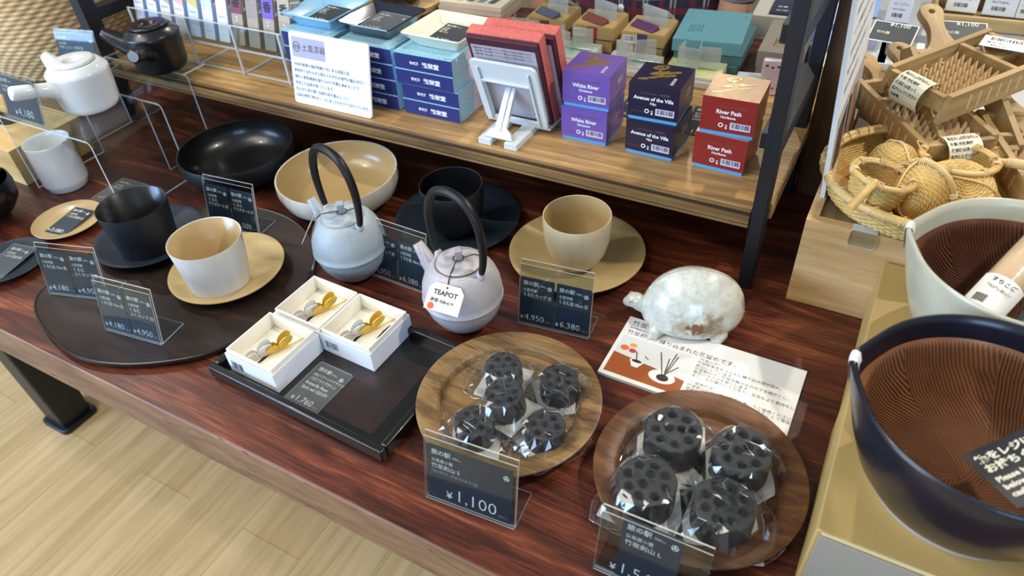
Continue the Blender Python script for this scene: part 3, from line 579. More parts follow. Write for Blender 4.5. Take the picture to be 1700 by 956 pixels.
# ---------------------------------------------------------------- black tray with butterfly rests
MT['traylac'] = plain('black_lacquer_tray', '#0c0c0d', .26, coat=.25)
def tray_weave():
    t = NT('red_threaded_cloth_panel'); co = t.coord(); sp = t.n('SeparateXYZ', i0=co)
    s = t.math('MULTIPLY', t.math('SINE', t.math('MULTIPLY', sp.outputs[0], 3000.0)), t.math('SINE', t.math('MULTIPLY', sp.outputs[1], 3000.0)))
    nz = t.n('TexNoise', Vector=co, Scale=700.0, Detail=2.0); b2 = t.n('TexNoise', Vector=co, Scale=35.0)
    f = t.math('ADD', t.math('MULTIPLY', s, .25), t.math('ADD', nz.outputs[0], t.math('MULTIPLY', b2.outputs[0], .3)))
    t.bsdf(Base__Color=t.ramp(f, [(.78, '#121111'), (.9, '#3f1c18'), (1.0, '#7a352d')]), Roughness=.4, Coat__Weight=.2); return t.m
MT['trayweave'] = tray_weave()
t = thing('serving_tray', 'black lacquered rectangular tray holding three white butterfly boxes', 'tray', -47.1, 38.6, .02, -2.2)
m = MB(); m.cbox(24.6, 15.8, .7, 0); m.build('tray_floor', MT['traylac'], t, bevel=.1)
W, D = 12.7, 8.25
m = MB()
for (x0, x1, y0, y1) in ((-W, W, -D, -D+.9), (-W, W, D-.9, D), (-W, -W+.9, -D+.9, D-.9), (W-.9, W, -D+.9, D-.9)): m.box(x0, x1, y0, y1, .25, 1.9)
m.build('tray_rim', MT['traylac'], t, bevel=.22, seg=3)
m = MB(); m.quad(-3.4, 9.6, -6.2, 4.2, .712); m.build('cloth_panel', MT['trayweave'], t, smooth=False)
MT['boxwhite'] = plain('white_box_paper', '#e9e9ec', .6, vary=.015); MT['boxcream'] = plain('cream_box_lining', '#efeadb', .65)
MT['slotshade'] = plain('slot_shadow_patch', '#2b2426', .8); MT['goldleaf'] = plain('brushed_gold_metal', '#dcb94f', .36, .6, bump=.2, bscale=300); MT['silver'] = plain('satin_silver_metal', '#dad8d3', .36, .2, bump=.2, bscale=300)
def wing_pts(up):
    up_ = [(0, 0), (.4, .8), (1.2, 1.75), (2.1, 2.1), (2.65, 1.75), (2.6, 1.0), (2.0, .2), (1.0, -.1)]
    lo = [(.1, .1), (.95, .05), (1.75, -.35), (1.85, -1.1), (1.4, -1.75), (.7, -1.6), (.3, -.8)]
    return [(p.x, p.y) for p in spline([(x, y, 0) for x, y in (up_ if up else lo)], 4, True)]
def butterfly(label, mat, x, y, z, rz, sc, group):
    t = thing('butterfly_rest', label, 'chopstick rest', x, y, z, rz, group)
    for an in (-72, -96):
        m = MB(); m.M = Matrix.Rotation(R(an), 4, 'Y') @ Matrix.Diagonal((sc, sc, 1, 1)); m.prism(wing_pts(True), -.035, .035); m.prism(wing_pts(False), -.035, .035)
        for a, b in (((.1, .1), (1.9, 1.9)), ((.12, .05), (2.1, 1.3)), ((.1, .1), (1.2, 1.8)), ((.2, -.1), (1.6, -1.0)), ((.2, -.05), (1.9, -.5))):
            m.tube([(a[0], a[1], .03), (b[0], b[1], .03)], .04, 5); m.tube([(a[0], a[1], -.03), (b[0], b[1], -.03)], .04, 5)
        m.build('wing', mat, t)
    m = MB(); m.tube([(0, -1.3, .14), (0, -.5, .22), (0, .8, .22), (0, 1.3, .17), (0, 3.1, .12)], [.06, .17, .2, .1, .07], 10); m.build('body', mat, t)
    return t
def butterfly_box(where, x, y, seed):
    t = thing('gift_box', 'open white paper gift box '+where, 'box', x, y, .78, -2.2, 'butterfly rest boxes'); w, d = 7.5, 7.3
    m = MB()
    for (x0, x1, y0, y1, h) in ((-w/2, w/2, -d/2, -d/2+.14, 2.75), (-w/2, w/2, d/2-.14, d/2, 2.75), (-w/2, -w/2+.14, -d/2+.14, d/2-.14, 2.75), (w/2-.14, w/2, -d/2+.14, d/2-.14, 2.75)): m.box(x0, x1, y0, y1, 0, h)
    m.cbox(w-.1, d-.1, .1, .02); m.barcode(-w/2+.5, -d/2-.012, .45, 2.0, 1.6, 'F', 1, 2, seed); m.text('バタフライレスト', .28, -w/2+.5, -d/2-.02, .2, 'F', 2)
    m.build('outer_tray', [MT['boxwhite'], plain('pale_label', '#dfe6f2', .5) if 'plabel' not in MT else MT['plabel'], MT['black']], t, smooth=False)
    m = MB(); w2, d2 = w-.44, d-.44
    for (x0, x1, y0, y1) in ((-w2/2, w2/2, -d2/2, -d2/2+.14), (-w2/2, w2/2, d2/2-.14, d2/2), (-w2/2, -w2/2+.14, -d2/2+.14, d2/2-.14), (w2/2-.14, w2/2, -d2/2+.14, d2/2-.14)): m.box(x0, x1, y0, y1, .15, 3.35)
    m.build('inner_sleeve', MT['boxcream'], t, smooth=False)
    m = MB(); m.cbox(w2-.35, d2-.35, .25, 1.0); 
    for sx, sy in ((1.55, .9), (-.6, -1.5)):
        m.add([(sx, sy-1.3, 1.262), (sx+.28, sy-.2, 1.262), (sx+.3, sy+1.2, 1.262), (sx+.05, sy+1.5, 1.262), (sx-.12, sy+.2, 1.262)], [(0, 1, 2, 3, 4)], 1)  # flat dark patch, the shadow in the slot painted as colour
    m.build('insert', [MT['boxcream'], MT['slotshade']], t, smooth=False)
    a = R(-2.2); c, s = math.cos(a), math.sin(a); P = lambda u, v: (x+u*c-v*s, y+u*s+v*c)
    butterfly('gold butterfly chopstick rest '+where.replace('in front', 'in the box in front').replace('at', 'in the box at'), MT['goldleaf'], *P(.3, .5), 2.06, -26, .84, 'gold butterfly rests')
    butterfly('silver butterfly chopstick rest '+where.replace('in front', 'in the box in front').replace('at', 'in the box at'), MT['silver'], *P(-.9, -1.5), 2.06, -30, .8, 'silver butterfly rests')
MT['plabel'] = plain('pale_blue_label', '#dde4f0', .5)
butterfly_box('at the front left corner of the black tray', -54.2, 35.85, 3)
butterfly_box('at the right, nearest the red-dotted panel', -46.4, 43.1, 5)
butterfly_box('at the back left of the black tray', -53.8, 43.4, 8)
flat_card('sleeved dark 1,760 yen card lying in the front of the black lacquered tray', -47.2, 31.6, .78, -2.2, 4.4, 6.0, dict(name=['バタフライデザイン', 'Butterfly Rest', '2pcs set GD/SV'], price='1,760', sub='(株)パブリックデザイン'), tilt=0, mat='char')

# ---------------------------------------------------------------- walnut plates, charcoal discs in bags
MT['walnut'] = wood('light_walnut', [(.3, '#4b3720'), (.43, '#6f5433'), (.55, '#937449'), (.66, '#836540'), (.76, '#5e4529')], (4, 60, 60), warp=1.6, rough=.45, lines=420, rot=(0, 0, R(-24)))
MT['walnut2'] = wood('brown_walnut', [(.3, '#3a2212'), (.5, '#5e3b20'), (.7, '#7c5430')], (6, 80, 80), warp=1.2, rough=.45, lines=500, rot=(0, 0, R(-55)))
def wplate(label, x, y, r, mat):
    m = MB(); m.lathe([(0, .0), (r*.62, 0), (r*.68, .2), (r*.93, 1.5), (r, 2.0), (r, 2.2), (r*.985, 2.28), (r*.8, 1.95), (r*.765, 1.7), (r*.74, 1.1), (r*.7, .95), (0, .9)], 96); return tag(m.build('wooden_plate', [mat], None, ang=42, loc=(x, y, .02)), label, 'plate')
wplate('light striped walnut plate holding five small charcoal discs', -26.6, 41.6, 9.8, MT['walnut'])
wplate('dark brown walnut plate holding four large charcoal discs', -6.2, 41.6, 9.85, MT['walnut2'])
def charmat():
    t = NT('pressed_bamboo_charcoal'); co = t.coord()
    a = t.n('TexNoise', Vector=co, Scale=160.0, Detail=8.0, Roughness=.7); b_ = t.n('TexNoise', Vector=co, Scale=45.0, Detail=3.0)
    c = t.ramp(t.math('ADD', t.math('MULTIPLY', a.outputs[0], .6), t.math('MULTIPLY', b_.outputs[0], .4)), [(.3, '#141416'), (.5, '#242426'), (.66, '#3a3a3c'), (.8, '#5c5c5c')])
    b = t.bsdf(Base__Color=c, Roughness=.6); t.set(b.inputs['Normal'], t.n('Bump', Strength=.7, Distance=.0014, Height=a.outputs[0])); return t.m
MT['charcoal'] = charmat(); MT['insertpaper'] = plain('white_leaflet', '#e8e6df', .6)
def bag_mesh(m, w, d, r, h, seed, n=15, twist=0):
    """crisp film bag: a faceted sheet tented over a disc of radius r and height h, its ends flat or twisted up"""
    rnd = random.Random(seed); ox = rnd.uniform(0, 50); vs = []; ends = rnd.uniform(-.5, .5)
    for j in range(n+1):
        for i in range(n+1):
            u, v = -1+2*i/n, -1+2*j/n; e = i in (0, n) or j in (0, n); jt = 0 if e else .55/n
            x, y = (u+rnd.uniform(-jt, jt))*w/2, (v+rnd.uniform(-jt, jt))*d/2; pinch = 1-.22*max(0, abs(u)-.6)/.4; y *= pinch
            x += .3*noise.noise((ox+u*1.6, v*1.6, 1)); y += .3*noise.noise((ox+u*1.6, v*1.6, 5)); q = math.hypot(x, y)
            lim = .5*w if abs(x)/w > abs(y)/d else .5*d; f = max(0, min(1, (q-r)/max(.3, lim*1.05-r)))
            z = h+.1 if q < r*.98 else (h+.1)*(1-f)**.9
            z += rnd.uniform(-.02, .14)*(1 if q < r else 1.7)+(max(0, abs(u)-.72)*3.2*max(0, .35+1.2*noise.noise((v*1.5, ox, u*3))))
            vs.append((x, y, max(.07, z)))
    fs = []
    for j in range(n):
        for i in range(n):
            a, b, c, e = j*(n+1)+i, j*(n+1)+i+1, (j+1)*(n+1)+i+1, (j+1)*(n+1)+i
            fs += [(a, b, c), (a, c, e)] if (i+j+seed) % 2 else [(a, b, e), (b, c, e)]
    m.add(vs, fs, 0); V_ = lambda i, j: vs[j*(n+1)+i]
    m.tube([V_(i, 0) for i in range(n+1)]+[V_(n, j) for j in range(1, n+1)]+[V_(i, n) for i in range(n-1, -1, -1)]+[V_(0, j) for j in range(n-1, 0, -1)], .022, 5, 1, closed=True)
    for e in range(6):
        i, j = rnd.randrange(1, n), rnd.randrange(1, n); P = [V_(i, j)]
        for k in range(rnd.randrange(3, 6)): i = max(0, min(n, i+rnd.choice((-1, 0, 1, 1 if e % 2 else -1)))); j = max(0, min(n, j+rnd.choice((-1, 1, 1 if e % 3 else -1)))); P.append(V_(i, j))
        m.tube([(p[0], p[1], p[2]+.02) for p in P], .02, 5, 1)
    return m
def frog(label, x, y, z, rz, r, h, holes, hr, group, seed, bw, bd, tilt=0):
    t = thing('charcoal_flower_frog', label, 'flower frog', x, y, z, rz, group); t.rotation_euler.x = R(tilt)
    outer = [(p[0]*(1+.02*math.sin(3*i*.13+seed)), p[1]*(1+.02*math.cos(2*i*.13+seed))) for i, p in enumerate(circ(0, 0, r, 48))]
    rnd = random.Random(seed); hs = [[(px+q*math.cos(2*math.pi*i/18)*(1+.08*math.sin(i*2+seed+k)), py+q*math.sin(2*math.pi*i/18)) for i in range(18)] for k, ((px, py), q) in enumerate([((a[0]+rnd.uniform(-.05, .05), a[1]+rnd.uniform(-.05, .05)), hr*rnd.uniform(.92, 1.1)) for a in holes])]
    me, M = holed(outer, hs, .2, h, .14); m = MB(); m.mesh(me, Matrix.Translation((0, 0, .0)) @ M); m.M = Matrix(); m.lathe([(0, .14), (r*.97, .14), (r*.97, .3), (0, .32)], 40); m.build('charcoal_disc', MT['charcoal'], t, ang=50)
    m = MB(); m.M = Matrix.Rotation(R(seed*23 % 20-10), 4, 'Z'); m.box(-r*1.22, r*1.22, -r*1.35, r*1.25, .04, .08, 0)
    for i in range(5): m.text('竹炭剣山 水に沈めて花を生ける道具です'[:16-i], .2*r/2.2, -r*1.12, -r*1.28+i*.2*r/2.2, .09, 'T', 1)
    m.build('paper_insert', [MT['insertpaper'], MT['grayprint']], t, smooth=False)
    m = MB(); bag_mesh(m, bw, bd, r*1.02, h, seed); m.build('cellophane_bag', [MT['film'], MT['film2']], t, smooth=False)
    return t
ring6 = [(0, 0)]+[(1.18*math.cos(R(60*i+20)), 1.18*math.sin(R(60*i+20))) for i in range(6)]
sm = dict(r=2.05, h=2.7, hr=.33, group='small charcoal discs in bags')
for i, (px, py, pz, rz, tl, lab) in enumerate(((-28.6, 44.2, .95, 10, 0, 'small bagged charcoal disc at the back left of the light plate'), (-22.4, 45.1, .95, 40, 0, 'small bagged charcoal disc at the back right of the light plate'),
        (-26.0, 40.2, 1.75, 75, -7, 'small bagged charcoal disc in the middle, propped up on its neighbours'), (-27.6, 36.4, .95, 20, 0, 'small bagged charcoal disc at the front left, behind the 1,100 yen card'), (-21.0, 39.1, .95, 55, 0, 'small bagged charcoal disc at the front right of the light plate'))):
    frog(lab, px, py, pz, rz, holes=ring6, seed=i+2, bw=7.9, bd=6.4, tilt=tl, **sm)
ring10 = [(-.45, .1), (.75, .1)]+[(1.75*math.cos(R(45*i+8)), 1.75*math.sin(R(45*i+8))) for i in range(8)]
lg = dict(r=2.72, h=3.55, hr=.43, group='large charcoal discs in bags')
for i, (px, py, rz, lab) in enumerate(((-9.4, 43.4, 15, 'large bagged charcoal disc at the back left of the dark plate'), (-3.0, 43.9, 50, 'large bagged charcoal disc at the back right of the dark plate'),
        (-9.7, 36.9, 80, 'large bagged charcoal disc at the front left of the dark plate'), (-2.9, 37.7, 30, 'large bagged charcoal disc at the front right of the dark plate'))):
    frog(lab, px, py, .95, rz, holes=ring10, seed=i+11, bw=9.3, bd=7.7, **lg)

# ---------------------------------------------------------------- explanation card and turtle
t = thing('explanation_card', 'white explanation card with a flower photo lying under the ceramic turtle', 'card', -10.0, 55.4, .02, -.3)
m = MB(); m.box(-10.25, 10.25, -4.95, 4.95, 0, .4, 0); z = .412
m.text('竹炭剣山', .95, -9.6, 3.7, z, 'T', 1); m.text('Bamboo Frog', .45, -9.6, 3.1, z, 'T', 1); m.text('竹炭粉末が練り込まれた花留めです。', .78, -9.6, 2.15, z, 'T', 1)
m.add([(-9.8, -4.4, z), (-1.2, -4.4, z), (-1.2, 1.75, z), (-9.8, 1.75, z)], [(0, 1, 2, 3)], 2)
m.add([(-9.8, -4.4, z+.01), (-1.2, -4.4, z+.01), (-1.2, -2.2, z+.01), (-9.8, -1.2, z+.01)], [(0, 1, 2, 3)], 3)
def disc(cx, cy, r, zz, mi, ry=None): m.add([(x, y, zz) for x, y in circ(cx, cy, r, 24, ry)], [tuple(range(24))], mi)
disc(-3.6, -2.7, 1.5, z+.02, 0, .95); disc(-3.5, -2.8, .68, z+.03, 4, .5); disc(-3.5, -2.65, .55, z+.035, 5, .3)
disc(-6.9, -1.7, .8, z+.02, 0, .35); m.add([(-7.7, -1.7, z+.018), (-6.1, -1.7, z+.018), (-6.5, -2.6, z+.018), (-7.2, -2.6, z+.018)], [(3, 2, 1, 0)], 0); disc(-6.9, -1.68, .6, z+.03, 4, .22)
disc(-8.9, -.2, .5, z+.03, 6, .4); disc(-8.1, .5, .42, z+.03, 7, .3); disc(-7.9, -.35, .42, z+.03, 8, .32)
for a, b in (((-6.9, -1.7), (-7.4, -.3)), ((-6.3, -.6), (-5.8, -.9)), ((-3.5, -2.6), (-3.2, 1.3)), ((-3.4, -2.6), (-2.9, .9)), ((-3.6, -2.6), (-4.9, .8)), ((-3.4, -2.2), (-2.4, -.6)), ((-3.5, -2), (-3.7, .2))):
    m.tube([(*a, z+.04), (*b, z+.04)], .05, 5, 5)
for i, s in enumerate(('"竹炭の力"', '竹炭粉末をセメントに練り込み混ぜ固め、', '剣山にしています。', '竹炭剣山は、竹炭作用で水の分子を細かくし、', '草花の水上げを良くします。', 'また、水が腐りにくくなり、生花もより長持ちします。', '', '"ご使用方法"', '竹炭剣山の丸い穴に草花を差してご使用ください。', '使用後は水洗いして天日で乾燥させることで復活します。', '竹炭作用を保つため、半年を目安に', '取り替えてご使用ください。')):
    if s: m.text(s, .5, -.8, 1.5-i*.52, z, 'T', 1, bold=.0)
m.build('card', [plain('white_coated_board', '#e9e7e0', .35), MT['black'], plain('photo_wall_white', '#d9d8d4', .4), plain('photo_table_brown', '#9c5226', .4), plain('photo_soil', '#2a2522', .5), plain('photo_twig', '#3a322d', .5), plain('photo_orange_petal', '#e2702a', .5), plain('photo_yellow_petal', '#e39a3c', .5), plain('photo_red_petal', '#c53a3a', .5)], t, smooth=False)

def turtle_glaze():
    t = NT('crackled_ash_glaze'); co = t.coord()
    a = t.n('TexNoise', Vector=co, Scale=90.0, Detail=8.0, Roughness=.75); c = t.ramp(a.outputs[0], [(.3, '#b2b09d'), (.55, '#cfcebf'), (.75, '#dcdcd2')])
    sp = t.n('SeparateXYZ', i0=co)
    def blob(px, py, pz, r):
        d = t.n('VectorMath', _operation='DISTANCE'); t.set(d.inputs[0], co); d.inputs[1].default_value = (px, py, pz)
        return t.math('MULTIPLY_ADD', t.math('SUBTRACT', a.outputs[0], .5), .05, t.math('SUBTRACT', d.outputs[1], r))
    s1 = t.ramp(t.math('MULTIPLY_ADD', blob(.004, -.044, .029, .0075), 150.0, .3), [(.0, .95), (.3, .8), (.55, 0.0)]); s2 = t.ramp(t.math('MULTIPLY_ADD', blob(.020, -.041, .027, .013), 50.0, .5), [(0, .9), (.4, .6), (.8, 0.0)])
    s3 = t.ramp(t.math('MULTIPLY_ADD', blob(-.014, -.042, .030, .010), 60.0, .5), [(0, .55), (.4, .35), (.8, 0.0)])
    c = t.mix(s2, c, lin('#7d5c30')); c = t.mix(s3, c, lin('#8a6c3c')); c = t.mix(s1, c, lin('#74461f'))
    v = t.n('TexVoronoi', Vector=co, Scale=170.0); c = t.mix(t.ramp(v.outputs[0], [(.06, .8), (.11, 0.0)]), c, lin('#6b5a3c'))
    low = t.ramp(t.math('MULTIPLY_ADD', a.outputs[0], .5, t.math('MULTIPLY', sp.outputs[2], -28.0)), [(-.0, 0.0), (.02, 0.0), (.3, .45)]); c = t.mix(low, c, lin('#9b7b52'))
    rid = t.math('ABSOLUTE', t.math('MULTIPLY_ADD', a.outputs[0], .004, t.math('SUBTRACT', sp.outputs[1], .0022))); up_ = t.math('GREATER_THAN', sp.outputs[2], .062)
    c = t.mix(t.math('MULTIPLY', t.ramp(t.math('MULTIPLY', rid, 100.0), [(.0, .8), (.09, 0.0)]), up_), c, lin('#8a5a35'))
    t.bsdf(Base__Color=c, Roughness=.2, Coat__Weight=.4, Coat__Roughness=.06); return t.m
m = MB(); P = [(0, .45), (3.9, .5), (5.1, .95), (5.55, 1.9), (5.5, 3.0), (5.1, 4.5), (4.1, 6.05), (2.4, 7.15), (0, 7.6)]
m.lathe([(max(0, p.x), p.y) for p in spline([(a, b, 0) for a, b in P], 5)], 96, c=(0, 0, 0), ex=1.06, ey=.8)
def shell(v):
    hz = max(0, v.z/7.6); y = v.y*(1-.2*hz*hz); fr = max(0, -v.x/5.9); z = v.z*(1-.14*fr*fr)+.45*hz*math.exp(-(y/1.1)**2)
    return Vector((v.x+.55*hz*(1-hz)*2, y, z))
m.v = [shell(v) for v in m.v]
m.tube(spline([(-4.9, 0, 6.05*.78), (-2.5, 0, 6.45), (0, 0, 7.6), (2.6, 0, 7.0), (4.6, 0, 5.3)], 6), [.2]+[.3]*23+[.2], 10)
m.tube(spline([(-4.6, 0, 1.8), (-5.6, 0, 2.3), (-6.1, 0, 2.9)], 5), [1.0, .95, .92, .9, .88, .9, .95, .98, .98, .95, .9], 14)
m.ball((-6.4, 0, 3.0), (1.15, .95, .98), 14); m.ball((-7.1, 0, 2.75), (.75, .7, .62), 12)
for ex_, ey_ in ((-3.9, -2.9), (-3.9, 2.9), (3.3, -2.95), (3.3, 2.95)):
    m.ball((ex_, ey_, .9), (.95, .85, .85), 12); m.ball((ex_-.25, ey_*1.1, .45), (.85, .75, .46), 12)
    for k in (-1, 0, 1): m.ball((ex_-.45+k*.45, ey_*1.1+math.copysign(.56, ey_), .28), (.22, .3, .27), 8)
m.tube([(5.0, 0, 1.7), (5.7, 0, 1.9), (6.25, 0, 2.15)], [.75, .55, .25], 12)
o = m.build('turtle_figurine', turtle_glaze(), None, loc=(-13.9, 62.9, .03), rz=21); o.data.polygons.foreach_set('use_smooth', [True]*len(o.data.polygons))
q = o.modifiers.new('fuse', 'REMESH'); q.mode = 'VOXEL'; q.voxel_size = .0011; q.use_smooth_shade = True
q = o.modifiers.new('soften', 'SMOOTH'); q.factor = .5; q.iterations = 5
tag(o, 'glazed ceramic turtle with brown patches, sitting at the top edge of the explanation card', 'turtle figurine')
m = MB()
for sg in (-1, 1):
    m.M = Matrix.Translation((-6.85, sg*.82, 3.3)) @ Matrix.Rotation(R(-90*sg), 4, 'X') @ Matrix.Rotation(R(-12), 4, 'Y'); hoop(m, .24, 0, .06, 18); m.ball((0, 0, 0), .1, 8)
m.M = Matrix(); e = m.build('eye', plain('glazed_eye', '#b9b4a2', .2), o)

# ---------------------------------------------------------------- kraft boxes and mortars
MT['kraft'] = plain('kraft_board', '#b99a5c', .62, vary=.06, vscale=500, bump=.05, bscale=300); MT['kraftgrey'] = plain('grey_kraft_flap', '#9a8f7d', .7, vary=.05, vscale=400)
MT['kraftcut'] = plain('kraft_cut_edge', '#cdb67e', .7)
def kbox(label, x0, x1, y0, y1, h, flap):
    t = thing('kraft_box', label, 'box', (x0+x1)/2, (y0+y1)/2, .02, 0); w, d = x1-x0, y1-y0
    m = MB(); m.cbox(w, d, h); m.build('box_body', MT['kraft'], t, bevel=.18, seg=3)
    m = MB(); m.box(-w/2+.35, w/2-.35, -d/2-.22, -d/2-.02, .1, h-.45); m.build('tuck_flap', MT['kraftgrey'], t, bevel=.05)
    m = MB(); m.tube([(-w/2+.45, -d/2-.02, h-.16), (w/2-.45, -d/2-.02, h-.16)], .2, 10); m.build('rolled_edge', MT['kraftcut'], t)
    if flap:
        m = MB()
        for i in range(9): m.box(-w/2+1.2+i*.62, -w/2+1.5+i*.62, d/2-2.7+.1*(i % 2), d/2-2.62+.1*(i % 2), h, h+.015)
        m.build('perforation', MT['kraftcut'], t, smooth=False)
    return t
kbox('front kraft cardboard box under the dark mortar', 4.1, 25.5, 35.5, 53.6, 8.95, False)
kbox('rear kraft cardboard box under the pale mortar', 4.3, 25.7, 53.9, 71.5, 8.95, True)
def combed(name, c0, c1):
    t = NT(name); co = t.coord(); sp = t.n('SeparateXYZ', i0=co); x, y = sp.outputs[0], sp.outputs[1]
    r = t.math('SQRT', t.math('ADD', t.math('MULTIPLY', x, x), t.math('MULTIPLY', y, y)))
    a = t.math('MULTIPLY_ADD', r, -7.5, t.math('ARCTAN2', y, x)); N = 7; st = 2*math.pi/N
    k = t.math('FLOOR', t.math('DIVIDE', a, st)); loc = t.math('SUBTRACT', t.math('MODULO', t.math('ADD', a, 50*st), st), 0.0)
    v = t.math('MULTIPLY', r, t.math('SINE', t.math('SUBTRACT', loc, st*1.05)))
    ln = t.math('SINE', t.math('MULTIPLY', v, 2*math.pi/.0027)); nz = t.n('TexNoise', Vector=co, Scale=45.0, Detail=3.0)
    lim = t.ramp(t.math('MULTIPLY', r, 10.0), [(.845, 1.0), (.86, 0.0)]); h = t.math('MULTIPLY', ln, lim)
    c = t.mix(t.ramp(nz.outputs[0], [(.3, 0.0), (.7, 1.0)]), lin(c0), lin(c1))
    c = t.mix(t.ramp(t.math('MULTIPLY_ADD', h, .5, .5), [(.1, .55), (.5, 0.0)]), c, lin('#3a2014'))
    b = t.bsdf(Base__Color=c, Roughness=.36, Specular__IOR__Level=.45); t.set(b.inputs['Normal'], t.n('Bump', Strength=.9, Distance=.0016, Height=h)); return t.m
def mortar(label, x, y, z, rz, glaze, foot, comb, inside):
    """grinding bowl with a small pouring lip towards local -x"""
    t = thing('mortar_bowl', label, 'mortar', x, y, z, rz)
    prof = [(0, .12), (5.9, .12), (5.95, 0), (6.4, 0), (6.5, .25), (6.85, .9), (7.9, 2.7), (8.8, 5.2), (9.3, 7.8), (9.5, 9.6), (9.46, 9.85), (9.3, 9.95), (9.12, 9.85), (8.95, 9.1), (8.72, 7.9), (8.62, 7.72), (8.1, 5.4), (7.1, 3.2), (5.6, 1.7), (3.2, .95), (0, .8)]
    mi = [1]*5+[0]*9+[2]*6; n = 128; tmp = MB(); tmp.lathe(prof, n, mi)
    def lip(v):
        a = math.atan2(v.y, -v.x); f = max(0, 1-abs(a)/.5); f = f*f*(3-2*f); hz = max(0, min(1, (v.z-4.5)/5.4))
        k = 1+.075*f*hz; return Vector((v.x*k, v.y*(1-.25*f*hz*hz), v.z+.15*f*hz*hz))
    tmp.v = [lip(v) for v in tmp.v]
    def sub(keep):
        o = MB(); o.v = list(tmp.v); o.f = [f for f, q in zip(tmp.f, tmp.m) if q in keep]; o.m = [0]*len(o.f); used = sorted({i for f in o.f for i in f}); mp = {i: k for k, i in enumerate(used)}
        o.v = [o.v[i] for i in used]; o.f = [[mp[i] for i in f] for f in o.f]; return o
    sub((0,)).build('glazed_wall', glaze, t, ang=60); sub((1,)).build('foot', foot, t, ang=60); sub((2,)).build('combed_inside', comb, t, ang=60)
    m = MB()      # white glaze mark over the lip
    rows = []
    for r, zz in ((9.36, 7.4), (9.58, 9.6), (9.54, 9.9), (9.3, 10.02), (9.06, 9.9), (8.9, 9.1)):
        rows.append([lip(Vector((-(r+(.035 if r > 9.2 else -.035))*math.cos(q), (r+.03)*math.sin(q), zz))) for q in [(.085 if zz > 8.5 else .05)*u for u in (-1, -.5, 0, .5, 1)]])
    m.add([p for q in rows for p in q], [(j*5+i, j*5+i+1, (j+1)*5+i+1, (j+1)*5+i) for j in range(len(rows)-1) for i in range(4)], 0); m.build('lip_mark', inside, t, ang=80)
    return t
MT['blueglaze'] = plain('blue_black_glaze', '#131520', .3, coat=.2, vary=.15, vscale=40); MT['ashglaze'] = plain('pale_ash_glaze', '#bfbba2', .26, coat=.3, vary=.05, vscale=40)
MT['bisque'] = plain('unglazed_pale_foot', '#b4ada6', .8); MT['markw'] = plain('white_glaze_mark', '#e3e2dc', .3)
mortar('blue-black glazed mortar with a combed brown inside on the front kraft box', 13.0, 44.2, 9.0, -2, MT['blueglaze'], MT['bisque'], combed('combed_brown_clay', '#875839', '#9c6846'), MT['markw'])
mortar('pale ash glazed mortar with a wooden pestle in it on the rear kraft box', 14.8, 63.2, 9.0, -4, MT['ashglaze'], MT['bisque'], combed('combed_dark_brown_clay', '#613d30', '#774d3a'), plain('pale_glaze_mark', '#dcdccf', .3))
def note(label, x, y, z, rot, w, h, lines, sizes):
    t = thing('notice_card', label, 'notice card', x, y, z); t.rotation_euler = rot
    m = MB(); m.box(0, w, -h, 0, 0, .05, 0); yy = -.35
    for s, q in zip(lines, sizes):
        yy -= q*1.12
        if s: m.text(s, q, .45, yy, .06, 'T', 1, bold=.03)
    return m.build('card', [plain('charcoal_notice_board', '#23262a', .5), MT['cream']], t, smooth=False)
note('dark notice card in Japanese and English lying inside the blue-black mortar', 11.4, 40.9, 16.0, (R(-16), R(-19), R(42)), 9.2, 5.4, ['箱をレジに', 'お持ちください', '', 'Please bring the box', 'below to the', 'cash register'], [.82, .82, .25, .62, .62, .62])
note('dark notice card half hidden by the pestle in the pale mortar', 14.7, 58.8, 15.0, (R(-14), R(-12), R(68)), 8.4, 5, ['箱をレジに', 'お持ちください', '', 'Please bring the box', 'below to the', 'cash register'], [.8, .8, .25, .6, .6, .6])
t = thing('wooden_pestle', 'pale wooden pestle in clear film leaning in the pale mortar', 'pestle', 11.6, 58.1, 14.2); t.rotation_euler = Vector((1.8, 3.9, 1.5)).to_track_quat('Z', 'Y').to_euler()
m = MB(); m.lathe([(0, 0), (1.2, .05), (1.65, .4), (1.75, 1.2), (1.7, 8), (1.5, 15), (1.35, 19), (1.0, 19.6), (0, 19.7)], 32); m.build('stick', wood('pale_beech', [(.3, '#cda77b'), (.6, '#dcb98d'), (.8, '#e5c79e')], (30, 30, 4), rough=.5, lines=120), t, ang=60)
m = MB(); m.lathe([(0, -.2), (1.35, -.12), (1.82, .4), (1.92, 1.3), (1.86, 8), (1.68, 15), (1.5, 19.6), (.6, 20.6)], 28); m.build('film_wrap', MT['film'], t, ang=30)
m = MB(); n = 14
rows = [[(1.95*math.cos(R(a)), 1.95*math.sin(R(a)), zz) for a in [40+i*120/n for i in range(n+1)]] for zz in (.9, 4.6)]
m.add(rows[0]+rows[1], [(i, i+1, n+2+i, n+1+i) for i in range(n)], 0)
for i in range(14):
    a = R(62+i*2.2); b = R(63+i*2.2+(i % 3)*.4); m.add([(1.97*math.cos(q), 1.97*math.sin(q), zz) for zz in (1.2, 2.1) for q in (a, b)], [(0, 1, 3, 2)], 1)
keep = m.M; m.M = Matrix.Rotation(R(75), 4, 'Z') @ Matrix.Translation((1.99, 0, 0)) @ Matrix.Rotation(R(90), 4, 'X') @ PLANE['R']; m.M = Matrix.Rotation(R(100), 4, 'Z') @ Matrix.Translation((1.98, 0, 2.6)) @ PLANE['R']
m.text('すりこぎ', .55, -1.1, 1.1, 0, 'T', 1, bold=.03); m.text('780円(税込)', .42, -1.1, .35, 0, 'T', 1); m.M = keep
m.build('paper_label', [MT['white'], MT['black']], t, ang=60)
